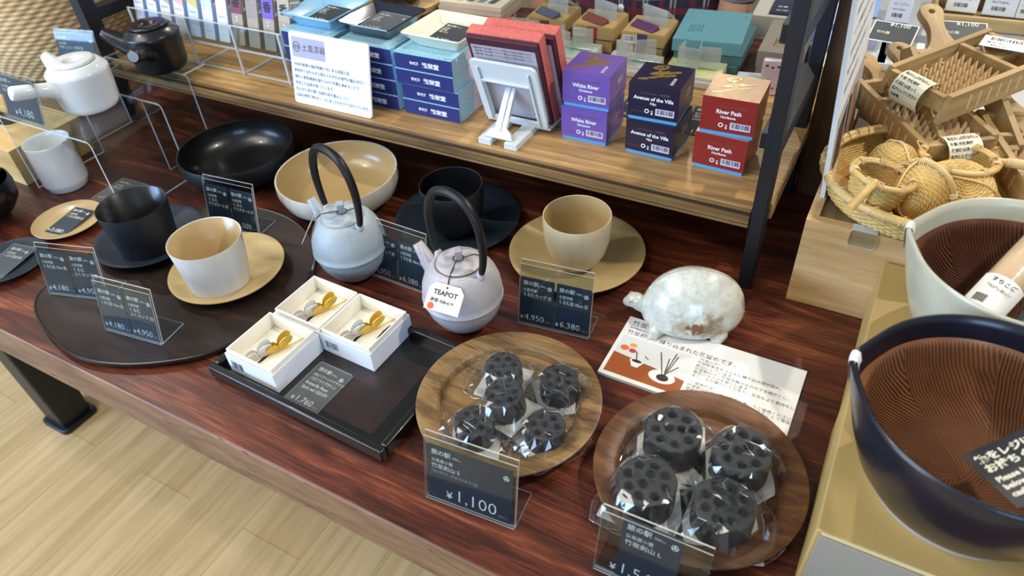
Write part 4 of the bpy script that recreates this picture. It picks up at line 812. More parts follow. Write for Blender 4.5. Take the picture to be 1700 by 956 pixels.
# ---------------------------------------------------------------- incense boxes in the clear rack
t = thing('acrylic_display_rack', 'clear acrylic rack of stick incense boxes at the left of the oak shelf', 'rack', -103, 78, SZ+.02)
m = MB(); m.box(-18.2, 17.6, -.25, 7.6, 4.15, 4.4); m.box(-18.2, 17.6, -.25, -.05, 4.4, 8.1); m.box(-18.2, 17.6, 7.4, 7.6, 4.4, 13); m.build('tier', [MT['acrylic']], t, smooth=False)
m = MB(); m.box(-18.2, 17.6, -.27, -.03, 8.1, 8.25); m.box(-18.2, 17.6, -.28, -.1, 4.12, 4.42); m.box(-18.2, 17.6, -.1, .1, 0, .2); m.build('cut_edges', MT['acredge'], t, smooth=False)
for x in (-17.6, -4.0, 6.8, 17.0):
    m = MB(); m.box(x-.2, x+.2, -.55, -.28, 0, 8.2); m.box(x-.2, x+.2, -.28, 9.5, 0, .3); m.box(x-.2, x+.2, 9.2, 9.5, .3, 13); m.build('support_strip', MT['acredge'], t, bevel=.05)
MT['boxtaupe'] = plain('taupe_incense_box', '#a3927a', .55, vary=.04); MT['boxwhitepaper'] = plain('white_incense_box', '#dfe0e6', .5, vary=.03)
cols = [('pink', '#e3b9c4', '#eadfe4'), ('purple', '#7d6ab8', '#e4e2ea'), ('sand', '#b59877', '#d8cdbf'), ('rose', '#e3a6a4', '#e6d8d2'), ('yellow', '#cdbb6a', '#d5ddec'), ('pale blue', '#cfd9ea', '#dfe4ec'), ('ivory', '#e9dfc2', '#e8e6e2'),
        ('maroon', '#7c1e33', '#a3927a'), ('brown', '#a3927a', '#a3927a'), ('violet', '#7448b4', '#a3927a'), ('tan', '#b4a184', '#a3927a')]
words = ('second from the left, behind the black teapot', '')
for i, (nm, top, body) in enumerate(cols):
    x = -119.2+i*3.38
    lab = 'stick incense box with a %s upper half in the clear rack' % nm
    if nm == 'brown': lab = 'plain brown stick incense box showing a block of fine text in the clear rack'
    if nm == 'tan': lab = 'tan stick incense box at the right end of the clear rack'
    t = thing('incense_box', lab, 'box', x, 79.1, SZ+4.5, 0, 'stick incense boxes in the clear rack'); t.rotation_euler.x = R(-14)
    m = MB(); m.cbox(2.35, 2.5, 8.6, .3, mi=0, side=3 if i < 7 else 0)
    if nm not in ('brown', 'pale blue'):
        m.add([(-1.17, -1.262, 5.1), (1.17, -1.262, 5.1), (1.17, -1.262, 8.88), (-1.17, -1.262, 8.88)] if i > 6 else [(-1.17, -1.262, 5.6), (1.17, -1.262, 4.7), (1.17, -1.262, 8.88), (-1.17, -1.262, 8.88)], [(0, 1, 2, 3)], 1)
        if i < 7: m.text('Xiang Do', .5, -.9, -1.28, 4.1, 'F', 2, sx=.9); m.text('Stick incense', .22, -.7, -1.28, 1.4, 'F', 2)
        else:
            m.text('香', 1.7, -.85, -1.285, 6.2, 'F', 4, bold=.03); [m.text(c, .42, -.2, -1.28, 3.4-.6*k, 'F', 2) for k, c in enumerate('松栄堂')]
            for k in (4.6, 4.1): m.add([(a, -1.275, b) for a, b in circ(-.1, k, .14, 12)], [tuple(range(12))], 5)
    else:
        for k in range(9): m.text('天然香料を用いたお香です。火を'[k % 3:12+k % 3], .25, -1.0, -1.28, 8.1-k*.4, 'F', 2)
        m.text('お使いになる前に', .22, -.95, -1.28, 1.6, 'F', 2)
    m.barcode(1.19, -.95, 5.6, 1.9, 2.4, 'R', 5, 4, i)
    m.build('carton', [plain(nm+'_box_card', body, .5), plain(nm+'_box_print', top, .5), MT['grayprint'], plain(nm+'_box_side', '#b9c6dd' if i < 7 else '#a3927a', .5), MT['black'], MT['boxwhitepaper']], t, smooth=False)

# ---------------------------------------------------------------- blue incense boxes, dishes, description card
def lattice():
    t = NT('pale_blue_patterned_paper'); v = t.n('TexVoronoi', Vector=t.coord(), Scale=110.0, _feature='DISTANCE_TO_EDGE')
    t.bsdf(Base__Color=t.mix(t.ramp(v.outputs[0], [(.0, 1.0), (.06, 0.0)]), lin('#9cc9d6'), lin('#7eaabf')), Roughness=.5); return t.m
MT['ltblue'] = lattice(); MT['indigo'] = plain('indigo_box_card', '#20286a', .45, vary=.04); MT['blueside'] = plain('sky_blue_box_side', '#6ea8d0', .45); MT['paleprint'] = plain('pale_lilac_label', '#cfc9d6', .5)
def blue_box(label, x, y, z, rz, w, d, h, last, group):
    t = thing('incense_gift_box', label, 'box', x, y+d/2, z, rz, group)
    m = MB(); m.cbox(w, d, h-.1, .05, mi=1, front=0, side=1 if not last else 1, top=1); m.box(-w/2-.015, w/2+.015, -d/2-.02, d/2, h-.17, h-.03, 1)
    m.text('香老舗', .5, -w/2+2.5, -d/2-.02, h*.36, 'F', 2, bold=.02); m.text('松栄堂', .82, -w/2+4.6, -d/2-.02, h*.3, 'F', 2, bold=.035, sx=1.15)
    if last:
        m.add([(w/2+.02, -d*.1, .15), (w/2+.02, d*.46, .15), (w/2+.02, d*.46, h-.2), (w/2+.02, -d*.1, h-.2)], [(0, 1, 2, 3)], 3)
        m.text('INCENSE 香', .5, w/2+.03, 0, h*.55, 'R', 4); m.text('SHOYEIDO KYOTO JAPAN', .24, w/2+.03, 0, h*.3, 'R', 4)
    m.build('carton', [MT['indigo'], MT['ltblue'], MT['white'], MT['paleprint'], MT['grayprint']], t, smooth=False)
for k, (x, who, dx) in enumerate(((-79.5, 'left', 0), (-68.6, 'middle', 0), (-58.2, 'right', 0))):
    for i, lv in enumerate(('lowest', 'second lowest', 'third', 'topmost')):
        blue_box('%s indigo incense gift box of the %s stack, pale blue on top' % (lv, who), x+(.25 if i < 2 and k == 2 else 0)+(.12 if i % 2 else 0), 76.9-(.35 if i > 1 and k == 2 else 0), SZ+.02+i*2.38, 0, 9.6, 10.2, 2.38, k == 2, 'indigo incense gift boxes')
def sq_dish(label, x, y, z, rz, w, d, mat):
    t = thing('square_dish', label, 'dish', x, y, z, rz, 'square ceramic dishes on the indigo boxes')
    m = MB(); L = [(w*.34, d*.34, 0), (w*.36, d*.36, .35), (w*.5, d*.5, 1.95), (w*.5-.05, d*.5-.05, 2.1), (w*.5-.28, d*.5-.28, 2.02), (w*.37, d*.37, .75), (w*.33, d*.33, .62)]; vs = []
    for a, b, zz in L: vs += [(px, py, zz) for px, py in rrect(2*a, 2*b, .35, 3)]
    n = 16; fs = [(j*n+i, j*n+(i+1) % n, (j+1)*n+(i+1) % n, (j+1)*n+i) for j in range(len(L)-1) for i in range(n)]+[tuple(range(n-1, -1, -1)), tuple((len(L)-1)*n+i for i in range(n))]
    m.add(vs, fs); m.build('dish', mat, t, ang=45, bevel=0)
for lab, x, c, clab in (('sky blue glazed square dish on the left stack of indigo boxes', -79.6, '#86b9da', 'dark price card lying in the sky blue square dish'), ('navy glazed square dish on the middle stack of indigo boxes', -69.0, '#141a2c', 'sleeved dark price card propped in the navy square dish'), ('ivory glazed square dish on the right stack of indigo boxes', -57.4, '#dcd9c2', 'dark price card lying in the ivory square dish')):
    sq_dish(lab, x, 82.6, SZ+9.58, -2, 10.0, 9.3, plain('dish_glaze_'+c[1:4], c, .14, coat=.4))
    flat_card(clab, x+.5, 79.9 if 'navy' not in lab else 79.6, SZ+10.3+(.25 if 'navy' in lab else 0), -4, 5.4, 5.4, dict(name=['香皿', '角 (小)'], price='2,200', sub='松栄堂'), tilt=4, mat='char', lam='navy' in lab)
t = thing('description_card', 'white rounded description card leaning on the left indigo boxes', 'card', -73.5, 73.0, SZ+.1)
m = MB(); A = Matrix.Rotation(R(78), 4, 'X'); m.M = A; me, M_ = holed(rrect(14.8, 10.6, .5, 4, 0, 5.3), [], -.3, 0); m.mesh(me, M_, 0)
m.quad(-6.9, -.6, 7.0, 9.9, .02, 2); ring = [(-6.0+q*math.cos(R(18*i)), 8.5+q*math.sin(R(18*i)), .03) for q in (.72, .62) for i in range(20)]; m.add(ring, [(i, (i+1) % 20, 20+(i+1) % 20, 20+i) for i in range(20)], 1)
for a, b in (((-6.35, 8.75), (-5.65, 8.75)), ((-6.35, 8.25), (-5.65, 8.25)), ((-6.35, 8.25), (-6.35, 8.75)), ((-5.65, 8.25), (-5.65, 8.75)), ((-6.6, 8.5), (-5.4, 8.5))): m.tube([(*a, .03), (*b, .03)], .04, 5, 1)
m.text('土直漆器', 1.12, -5.0, 8.1, .03, 'T', 1)
for i, s in enumerate(('1962年創業の福井県鯖江市にある漆器工房。', '素地作り以外の全工程をそれぞれの専門の職人が行い、', '細かい意思疎通を図りながら作業を進めることで', '安定した品質を保っています。', '先人から受け継ぐ伝統の技を重んじつつ、', '自由な発想で現代のニーズにあったものづくりを行っています。')): m.text(s, .56, -6.9, 5.75-i*.93, .03, 'T', 1, bold=0, fit=13.9)
m.build('card', [MT['boxwhite'], MT['black'], plain('lilac_logo_panel', '#aaa5b8', .5)], t, smooth=False)

# ---------------------------------------------------------------- frosted easel with two salmon boxes
MT['frost'] = plain('frosted_white_plastic', '#d9dcda', .35, sss=0, coat=.1); MT['salmon'] = plain('salmon_patterned_paper', '#c8675d', .55, vary=.2, vscale=300); MT['maroon'] = plain('maroon_box_sleeve', '#4a2230', .5)
t = thing('plate_easel', 'frosted white plastic easel holding two salmon incense boxes, seen from its back', 'easel', -45.0, 73.4, SZ+.02)
m = MB(); B = Matrix.Translation((.1, 5.9, .8)) @ Matrix.Rotation(R(90+19), 4, 'X')
me, M_ = holed(rrect(9.8, 10.8, .8, 4, 0, 5.4), [[(-3.4, 1.0), (3.4, 1.0), (3.4, 7.4), (-3.4, 7.4)]], 0, .45, .06); m.mesh(me, B @ M_); m.M = B
m.box(-3.9, -3.6, .5, 9.8, .45, .75); m.box(3.6, 3.9, .5, 9.8, .45, .75); m.box(-3.6, 3.6, 7.5, 7.8, .45, .75); m.M = Matrix()
m.box(-4.9, 5.0, 5.9, 9.9, .35, .8); m.build('back_plate', MT['frost'], t, bevel=.06)
for sx in (-1, 1):
    m = MB(); m.box(sx*2.0-.95, sx*2.0+.95, -.2, 9, 0, .85)
    for k in range(4): m.box(sx*2-.5, sx*2+.5, 1.2+k*1.2, 1.32+k*1.2, .85, .9)
    m.build('foot_bar', MT['frost'], t, bevel=.15)
m = MB(); m.M = Matrix.Translation((-.1, .55, .85)) @ Matrix.Rotation(R(52), 4, 'X'); m.add([(-2.1, 0, -.2), (2.1, 0, -.2), (1.6, 1.0, -.2), (.85, 1.5, -.2), (.75, 7.9, -.2), (-.75, 7.9, -.2), (-.85, 1.5, -.2), (-1.6, 1.0, -.2)]+[(x, y, .35) for x, y in ((-2.1, 0), (2.1, 0), (1.6, 1.0), (.85, 1.5), (.75, 7.9), (-.75, 7.9), (-.85, 1.5), (-1.6, 1.0))],
  [tuple(range(7, -1, -1)), tuple(range(8, 16))]+[(i, (i+1) % 8, 8+(i+1) % 8, 8+i) for i in range(8)]); m.box(-.14, .14, 1.0, 7.6, .35, .5); m.build('strut', MT['frost'], t, bevel=.06)
for i, (lab, dy, dx, dz) in enumerate((('salmon and maroon incense box in the easel, nearer to the strut', 0, 0, 0), ('salmon and maroon incense box in the easel, the one further back', 2.75, .9, .15))):
    t = thing('salmon_incense_box', lab, 'box', -44.9+dx, 79.9+dy, SZ+1.0, 2, 'salmon boxes in the easel'); t.rotation_euler.x = R(19)
    m = MB(); m.box(-5.0, 5.0, -.05, 1.3, 0, 13.6, 1); m.build('tray_half', [MT['salmon'], MT['maroon']], t, smooth=False, bevel=.06)
    m = MB(); m.box(-5.15, 5.15, 1.15, 2.2, -.1, 13.85, 0); m.box(-5.15, 5.15, .55, 1.2, 13.6, 13.85, 0); m.box(5.02, 5.15, .5, 1.2, -.1, 13.8, 0); m.box(-5.15, -5.02, .5, 1.2, -.1, 13.8, 0); m.build('lid_half', MT['salmon'], t, smooth=False, bevel=.05)
    m = MB(); m.add([(-4.6, -.07, .6), (4.6, -.07, .6), (4.6, -.07, 12.6), (-4.6, -.07, 12.6)], [(0, 1, 2, 3)], 0)
    for k in range(8): m.text('大輪の香り 花のお香 インセンス 使用上の注意をお読みください', .38, -4.3, -.085, 12.0-k*(.5 if k < 3 else .85), 'F', 1, fit=8.4)
    m.barcode(2.2, -.09, 1.0, 1.8, 1.1, 'F', 2, 1, 4); m.build('label', [plain('greyish_label', '#b7aeb3', .5) if i == 0 else bpy.data.materials['greyish_label'], MT['black'], MT['white']], t, smooth=False)

# ---------------------------------------------------------------- coil incense boxes
def horin(label, x, y, z, rz, key, lid, name, sub, ink, goldtop, group):
    t = thing('coil_incense_box', label, 'box', x, y+3.2, z, rz, group); w, d, h = 6.5, 6.4, 4.85
    m = MB(); m.cbox(w-.25, d-.25, 1.0, .0, mi=0); m.build('base_tray', MT['horinblue'], t, smooth=False)
    m = MB(); m.box(-w/2, w/2, -d/2, d/2, .5, h, 0, top=1); m.text('Coil Incense', .42, -1.7, -d/2-.012, 3.62, 'F', 3, al='L'); m.text('HORIN', .42, .7, -d/2-.012, 3.62, 'F', 3, bold=.02)
    m.text(name, .72 if len(name) < 14 else .66, 0, -d/2-.012, 2.85, 'F', 2, 'C', bold=.025, fit=5.4); m.text(sub, .46, 0, -d/2-.012, 2.3, 'F', 2, 'C', bold=.02)
    m.barcode(.35, -d/2-.012, 1.0, 2.4, .9, 'F', 4, 5, 3); m.text('MADE IN JAPAN', .24, -2.8, -d/2-.012, 1.15, 'F', 3)
    for cx, r in ((-.75, .3), (-.1, .13), ):
        n = 16; ring = [(cx+q*math.cos(2*math.pi*i/n), -d/2-.014, 1.4+q*math.sin(2*math.pi*i/n)) for q in (r, r*.6) for i in range(n)]; m.add(ring, [(i, (i+1) % n, n+(i+1) % n, n+i) for i in range(n)], 2)
    m.add([(-.2, -d/2-.014, .98), (.02, -d/2-.014, .98), (.02, -d/2-.014, 1.2), (-.2, -d/2-.014, 1.2)], [(0, 1, 2, 3)], 2)
    m.text({'White River': '白川', 'Avenue of the Villa': '二条', 'River Path': '堀川'}[name], .95, w/2+.012, -.2, 2.6, 'R', 6, bold=.02)
    if goldtop:
        sw = [spline([(-1.2, 1.9, 0), (-.2, 2.5, 0), (.2, 2.0, 0), (-.6, 1.4, 0), (-1.4, 1.7, 0), (-1.0, 2.2, 0)], 5), spline([(-.3, 1.9, 0), (-.5, 1.0, 0), (.2, .5, 0), (2.2, 1.3, 0)], 5), spline([(2.1, 1.45, 0), (.3, .2, 0), (-1.3, -.2, 0), (-.1, .7, 0), (.8, 1.0, 0)], 5), spline([(.3, .4, 0), (-.1, -.7, 0), (-1.2, -1.4, 0), (-2.2, -2.0, 0), (-1.2, -1.7, 0)], 5), spline([(-.6, -.9, 0), (.4, -.5, 0), (1.7, .3, 0), (1.4, -.1, 0)], 5)]
        for P in sw: m.tube([(p.x-.2, p.y+.1, h+.02) for p in P], [.1+.16*abs(math.sin(i*.55+.5)) for i in range(len(P))], 6, 7, flat=.15, upv=(0, 0, 1))
        for k, c in enumerate('香房松栄'): m.text(c, .5, 1.6-(k % 2)*0, -.9-.5*k, h+.015, 'T', 2)
    m.build('lid', [lid, MT['horingold'] if key == 'red' and goldtop else lid, MT['white'], MT['horinprint'], MT['paleprint'], MT['black'], MT['paleprint'] if key != 'red' else MT['horinprint'], MT['goldink'] if key != 'red' else MT['horinglow']], t, smooth=False, bevel=.04)
MT['horinblue'] = plain('sky_blue_tray_card', '#5b9ccb', .45); MT['horinprint'] = plain('dull_bronze_print', '#6d4c3a', .5); MT['goldink'] = plain('gold_brush_print', '#c2a24a', .32, .75)
MT['horinglow'] = plain('pale_gold_print', '#d8c69a', .35, .5)
MT['horingold'] = plain('pale_gold_satin_foil', '#c9a985', .42, .45, vary=.12, vscale=150)
for key, c, nm, sub, xs, y, word in (('purple', '#6d509f', 'White River', 'Shirakawa', (-34.9, -34.8), 79.0, 'purple'), ('dark', '#1c1730', 'Avenue of the Villa', 'Nijo', (-25.5, -25.6), 78.8, 'midnight blue'), ('red', '#8c2420', 'River Path', 'Horikawa', (-16.5, -16.3), 78.8, 'brick red')):
    lm = plain(word.replace(' ', '_')+'_lid_card', c, .32, coat=.1)
    for i, (x, lv) in enumerate(zip(xs, ('lower', 'upper'))):
        horin('%s %s cubic coil incense box of the stack of two' % (lv, word), x, y+(.15 if i else 0), SZ+.02+4.88*i, (-2, 1.5)[i] if key != 'purple' else (1, 2)[i], key, lm, nm, sub, None, True, 'coil incense boxes')
def leaflet(label, x, y, rz, w, d, mat):
    t = thing('price_card', label, 'price card', x, y, SZ+.03, rz); m = MB(); m.M = Matrix.Translation((-w/2, -d/2, .04)); card_art(m, w, d, name=['堀川 二条', 'HORIN'], price='1,650', sub='松栄堂'); m.build('card', [MT[mat], MT['cream'], MT['grayprint']], t, smooth=False)
leaflet('dark price card lying on the shelf between the midnight blue and brick red boxes', -21.2, 90.5, 4, 5.4, 8.4, 'char')
leaflet('dark price card lying on the shelf between the purple and midnight blue boxes', -31.5, 91.5, 4, 5.0, 7.6, 'char')

# ---------------------------------------------------------------- rear row
def clear_stand_box(label, x, y, w, d, body, group, tilt, stick=None):
    t = thing('crystal_incense_box', label, 'box', x, y, SZ+.02 if y < 101 else SZ-.36, 3, group)
    m = MB(); m.cbox(w, d, 1.5, mi=0, top=1); m.build('carton', [plain('white_card_tray_'+body[1:5], '#d4d2c6', .5), plain('tinted_top_'+body[1:5], body, .3, vary=.12, vscale=180)], t, bevel=.06)
    m = MB()
    for a in ((-w*.3, 0), (w*.05, .7)):
        m.M = Matrix.Translation((a[0], a[1]-1.2, 1.82)) @ Matrix.Rotation(R(tilt*(1 if a[1] else -1)), 4, 'Z'); m.box(0, w*.38, 0, .14, 0, 3.2); m.box(0, .14, .14, 2.8, 0, 3.0)
    m.M = Matrix.Translation((0, -.6, 1.9)) @ Matrix.Rotation(R(-35), 4, 'X'); m.box(-w*.28, w*.4, 0, 3.4, 0, .12)
    m.build('clear_stand', [MT['standtint']], t, smooth=False); return t
MT['standtint'] = clear('hazy_clear_stand', '#e3ebe6', .08, .05, haze=.22)
gr = 'low incense boxes with clear stands'
clear_stand_box('low pale box with a clear stand, left of the grey-banded kraft boxes', -60.0, 105.2, 8, 6, '#c9bfa8', gr, 12)
clear_stand_box('low green-topped box with a clear stand, left end beneath the red-banded kraft boxes', -48.4, 104.5, 8.6, 6, '#a9bfb0', gr, 16)
clear_stand_box('low grey-green box with a clear stand in front of the purple-banded kraft boxes', -37.3, 103.6, 8.4, 6, '#aab3ac', gr, 20)
clear_stand_box('low yellow-green box with a clear stand in front of the teal boxes', -27.6, 104.6, 8.6, 6, '#c6c68f', gr, 6)
t = thing('price_rail', 'pale plastic price rail along the rear edge of the oak shelf', 'rail', -43, 100.6, SZ+.02); m = MB(); m.box(-26, 22, -.4, .4, 0, .9); m.box(-26, 22, .2, .4, .9, 1.4); m.build('rail', plain('pale_rail_plastic', '#c9c4bb', .4), t, bevel=.08)
MT['kraftbox'] = plain('natural_kraft_box', '#a98d58', .6, vary=.05, vscale=200); MT['inkband'] = plain('dark_gap_band', '#1b2030', .6)
for word, bc, x in (('grey', '#4a4744', -55.4), ('red', '#8c3329', -46.6), ('purple', '#47305c', -37.9)):
    band = plain(word+'_paper_band', bc, .5)
    for i, lv in enumerate(('lower', 'upper')):
        t = thing('kraft_incense_box', '%s kraft incense box with a %s paper band' % (lv, word), 'box', x+(.2 if i else 0), 111.8-.38*0, SZ+.02-.38+i*2.08, 2, 'kraft incense boxes with paper bands')
        m = MB(); m.cbox(7.3, 7.4, 1.85, 0, mi=0); m.box(-3.5, 3.5, -3.6, 3.6, 1.85, 2.05, 2); m.box(-.9, .8, -3.73, 3.73, -.0, 1.87, 1)
        m.barcode(-3.3, -3.72, .3, 1.9, 1.25, 'F', 3, 4, i+2); m.text('お香', .7, -2.8, .5, 1.875, 'T', 3) ; m.text('香', 1.1, -.6, -2.5, 1.88, 'T', 3)
        m.build('carton', [MT['kraftbox'], band, MT['kraftbox'] if i else MT['inkband'], MT['white'], MT['black']], t, smooth=False)
    t = thing('acrylic_wedge', 'clear wedge stand with a %s item lying on the upper %s-banded kraft box' % ({'grey': 'slate', 'red': 'brown', 'purple': 'plum'}[word], word), 'stand', x+.8, 112.4, SZ+3.62, -24, 'clear wedge stands')
    m = MB(); m.box(-2.6, 2.6, -.1, .1, 0, 2.9); m.M = Matrix.Rotation(R(35), 4, 'X'); m.box(-2.6, 2.6, -2.8, 0, .1, .3); m.M = Matrix.Translation((0, 0, 2.8)) @ Matrix.Rotation(R(-40), 4, 'X'); m.box(-2.6, 2.6, 0, 2.4, -.1, .1); m.build('clear_wedge', MT['standtint'], t, smooth=False)
    m = MB(); m.M = Matrix.Rotation(R(20), 4, 'X'); m.box(-2.4, 2.4, -2.9, -1.2, .6, 1.5); m.build('sample', plain(word+'_sample', {'grey': '#4c5368', 'red': '#6d3a34', 'purple': '#54305a'}[word], .4), t, bevel=.1)
MT['teal'] = plain('teal_satin_box', '#5f939c', .35, coat=.1); MT['tealdk'] = plain('teal_box_side', '#4d7479', .45); MT['tealfoil'] = plain('silver_vine_foil', '#a9c4c6', .3, .5)
for i, (lv, w, d, h, z) in enumerate((('lowest', 10.4, 12.8, 1.2, 0), ('middle', 10.4, 12.8, 1.65, 1.22), ('topmost', 10.4, 13.0, 1.9, 2.9))):
    t = thing('teal_gift_box', lv+' teal gift box of the stack behind the midnight blue boxes', 'box', -27.4+(0, .25, -.3)[i], 113.6+(0, .2, -.2)[i], SZ-.36+z, (3, 4, 7)[i], 'teal gift boxes')
    m = MB(); m.cbox(w, d, h, 0, mi=1 if i < 2 else 0)
    if i == 2:
        rnd = random.Random(2)
        for k in range(12):
            cx = -4.6+k*.82; P = [(cx+.55*q/14*math.cos(q*.8+k), 3.6+.5*math.sin(k*1.3)+.55*q/14*math.sin(q*.8+k), h+.01) for q in range(15)]; m.tube(P, .05, 5, 2, flat=.2, upv=(0, 0, 1))
        a, b, c, d_ = -3.4, -1.5, -3.2, -.2
        m.tube([(a, c, h+.01), (b, c, h+.01), (b, d_, h+.01), (a, d_, h+.01)], .07, 5, 3, closed=True, flat=.2, upv=(0, 0, 1)); m.text('松栄', .8, a+.15, -1.4, h+.012, 'T', 3); m.text('堂香', .8, a+.15, -2.6, h+.012, 'T', 3)
        for q, ch in enumerate('白檀'): m.text(ch, .5, 4.0, 4.6-q*.6, h+.012, 'T', 3)
    m.build('carton', [MT['teal'], MT['tealdk'], MT['tealfoil'], plain('dark_teal_print', '#35575f', .5) if i == 2 else MT['tealdk']], t, smooth=False, bevel=.08)
MT['taupebox'] = plain('taupe_gift_box', '#837c6e', .5)
for i, lv in enumerate(('lower', 'upper')):
    t = thing('taupe_gift_box', lv+' taupe gift box beside the right rack post'+(', gold crest on its lid' if i else ''), 'box', -16.3, 113.2, SZ-.36+i*2.2, 3, 'taupe gift boxes')
    m = MB(); m.cbox(6.0+i*.3, 13.0, 2.18+i*.3, 0, mi=0)
    if i:
        m.tube([(-1.3, -4.2, 2.49), (.5, -4.2, 2.49), (.5, -1.2, 2.49), (-1.3, -1.2, 2.49)], .1, 5, 1, closed=True, flat=.2, upv=(0, 0, 1)); m.text('香堂', .8, -1.25, -2.3, 2.492, 'T', 1, bold=.05); m.text('松栄', .8, -1.25, -3.3, 2.492, 'T', 1, bold=.05)
        for k in range(7): m.tube([(-2.6+k*.75+.5*q/12*math.cos(q+k), 1.6+.4*q/12*math.sin(q+k), 2.49) for q in range(13)], .05, 5, 2, flat=.2, upv=(0, 0, 1))
    m.build('carton', [MT['taupebox'], MT['gold'], MT['tealfoil']], t, smooth=False, bevel=.06)
t = thing('sachet', 'small pinkish silver sachet standing in front of the taupe boxes', 'sachet', -15.8, 102.0, SZ+.02, 3); t.rotation_euler.x = R(-6)
m = MB(); m.cbox(3.0, .9, 5.2, 0); m.build('pouch', plain('silvery_pink_foil', '#cdb9bd', .3, .35, vary=.15, vscale=120), t, bevel=.3)
m = MB(); [m.box(-1.0+k*.8, -.6+k*.8, -.47, -.45, 4.1-(k % 2)*.2, 4.35-(k % 2)*.2) for k in range(3)]; [m.box(-1.1+k*.7, -.8+k*.7, -.47, -.45, 1.0, 1.2) for k in range(4)]; m.build('print', MT['black'], t, smooth=False)
t = thing('wrapped_block', 'small pale blue-grey wrapped block beside the pinkish sachet', 'wrapped block', -18.9, 102.4, SZ+.02, 8); m = MB(); m.cbox(3.6, 2.6, 2.2); m.build('block', plain('pale_blue_wrapper', '#a9b9c0', .35, vary=.06), t, bevel=.25)
# paper goods at the rear left
for i, (c, w, d, h, dx, rz) in enumerate((('#b9ab93', 13, 9, 1.0, 0, 2), ('#c7bda8', 13, 9, 1.0, -.2, 4), ('#d6ccb4', 13, 9, .9, .1, 3))):
    t = thing('letter_set', ('lowest', 'middle', 'topmost')[i]+' cream letter set of the pile behind the ivory dish'+(', striped cover' if i == 2 else ''), 'stationery set', -73.4+dx, 117.4, SZ-.36+i*1.04, rz, 'cream letter sets')
    m = MB(); m.cbox(w, d, h, 0, mi=0)
    if i == 2: [m.add([(-3.6+k*2.2, -3.2, h+.01), (-2.2+k*2.2, -3.2, h+.01), (-1.2+k*2.2, 3.6, h+.01), (-2.6+k*2.2, 3.6, h+.01)], [(0, 1, 2, 3)], 1+k % 3) for k in range(4)]
    m.build('pad', [plain('cream_pad_'+str(i), c, .6), plain('slate_stripe'+str(i), '#4b5563', .5), plain('mauve_stripe'+str(i), '#6d4f58', .5), plain('blue_stripe'+str(i), '#6f8697', .5)], t, smooth=False, bevel=.06)
t = thing('printed_booklet', 'salmon covered booklet lying in front of the cream letter sets', 'booklet', -71.5, 110.8, SZ-.36, 3); m = MB(); m.cbox(15, 7.2, 1.0, mi=0, top=1); [m.quad(-6.5+k*2.6, -4.6+k*2.6, -1.8, 1.6, 1.01, 2+k % 3) for k in range(5)]; m.build('booklet', [plain('booklet_pages', '#b9a184', .6), plain('salmon_cover', '#b5674d', .5), plain('cover_navy', '#3f4a5a', .5), plain('cover_cream', '#c9b18e', .5), plain('cover_grey', '#8f8a86', .5)], t, smooth=False, bevel=.05)
t = thing('round_wooden_tray', 'round wooden tray with a dark bowl and clear film at the top centre', 'tray', -90.5, 114.2, SZ-.36); m = MB(); m.lathe([(0, 0), (8.4, 0), (9.3, .8), (9.5, 1.9), (9.2, 2.0), (8.7, 1.0), (8, .7), (0, .65)], 64); m.build('tray', MT['paleash'], t)
m = MB(); m.lathe([(0, .7), (3.6, .7), (5.2, 2.2), (5.6, 3.6), (5.3, 3.6), (4.6, 2.2), (0, 1.2)], 40, c=(-.5, .5, 0)); m.build('bowl', MT['traylac'], t)
m = MB(); m.M = Matrix.Translation((2.2, -3.8, .8)); bag_mesh(m, 7.5, 5.5, 1.6, 1.6, 31); m.build('film_bag', [MT['film'], MT['film2']], t, smooth=False)
# ---------------------------------------------------------------- round bamboo basket with strainers
def wraps(m, r, z, rad, angs, mi=0, ex=1, ey=1, c=(0, 0), w=3):
    for a in angs:
        for k in range(w):
            q = R(a)+.022*(k-(w-1)/2)*8/max(r, 3)*1.2; cx, cy = c[0]+r*ex*math.cos(q), c[1]+r*ey*math.sin(q); o = Vector((math.cos(q), math.sin(q), 0))
            m.tube([Vector((cx, cy, z))+o*rad*math.cos(u)+Vector((0, 0, rad*math.sin(u))) for u in [2*math.pi*i/10 for i in range(10)]], .075, 5, mi, closed=True)
MT['pale'] = plain('pale_cane_binding', '#dcc08a', .45, vary=.08)
t = thing('round_bamboo_basket', 'wide shallow round bamboo basket holding five strainers on the ash crate', 'basket', 5.9, 81.7, 11.2)
m = MB(); woven(m, [(8.9, .1), (9.9, .9), (10.5, 2.0), (10.65, 3.2)], 92, 12, .2); m.build('basket_wall', MT['wicker'], t, ang=80)
m = MB(); m.lathe([(0, .15), (8.9, .15), (9.1, .4), (0, .45)], 48); m.build('basket_base', MT['wicker2'], t)
m = MB(); hoop(m, 10.7, 3.35, .52, 72); hoop(m, 10.25, 3.25, .3, 72); m.build('rim', MT['bamboo'], t, ang=60)
m = MB()
for i in range(44):
    a = R(i*360/44); P = []
    for u in range(9): q = a+.07*u/8; s_ = math.pi*2*u/9; P.append(((10.6+.62*math.cos(s_-1.2))*math.cos(q), (10.6+.62*math.cos(s_-1.2))*math.sin(q), 3.33+.6*math.sin(s_-1.2)))
    m.tube(P, .07, 5)
m.build('binding', MT['pale'], t)
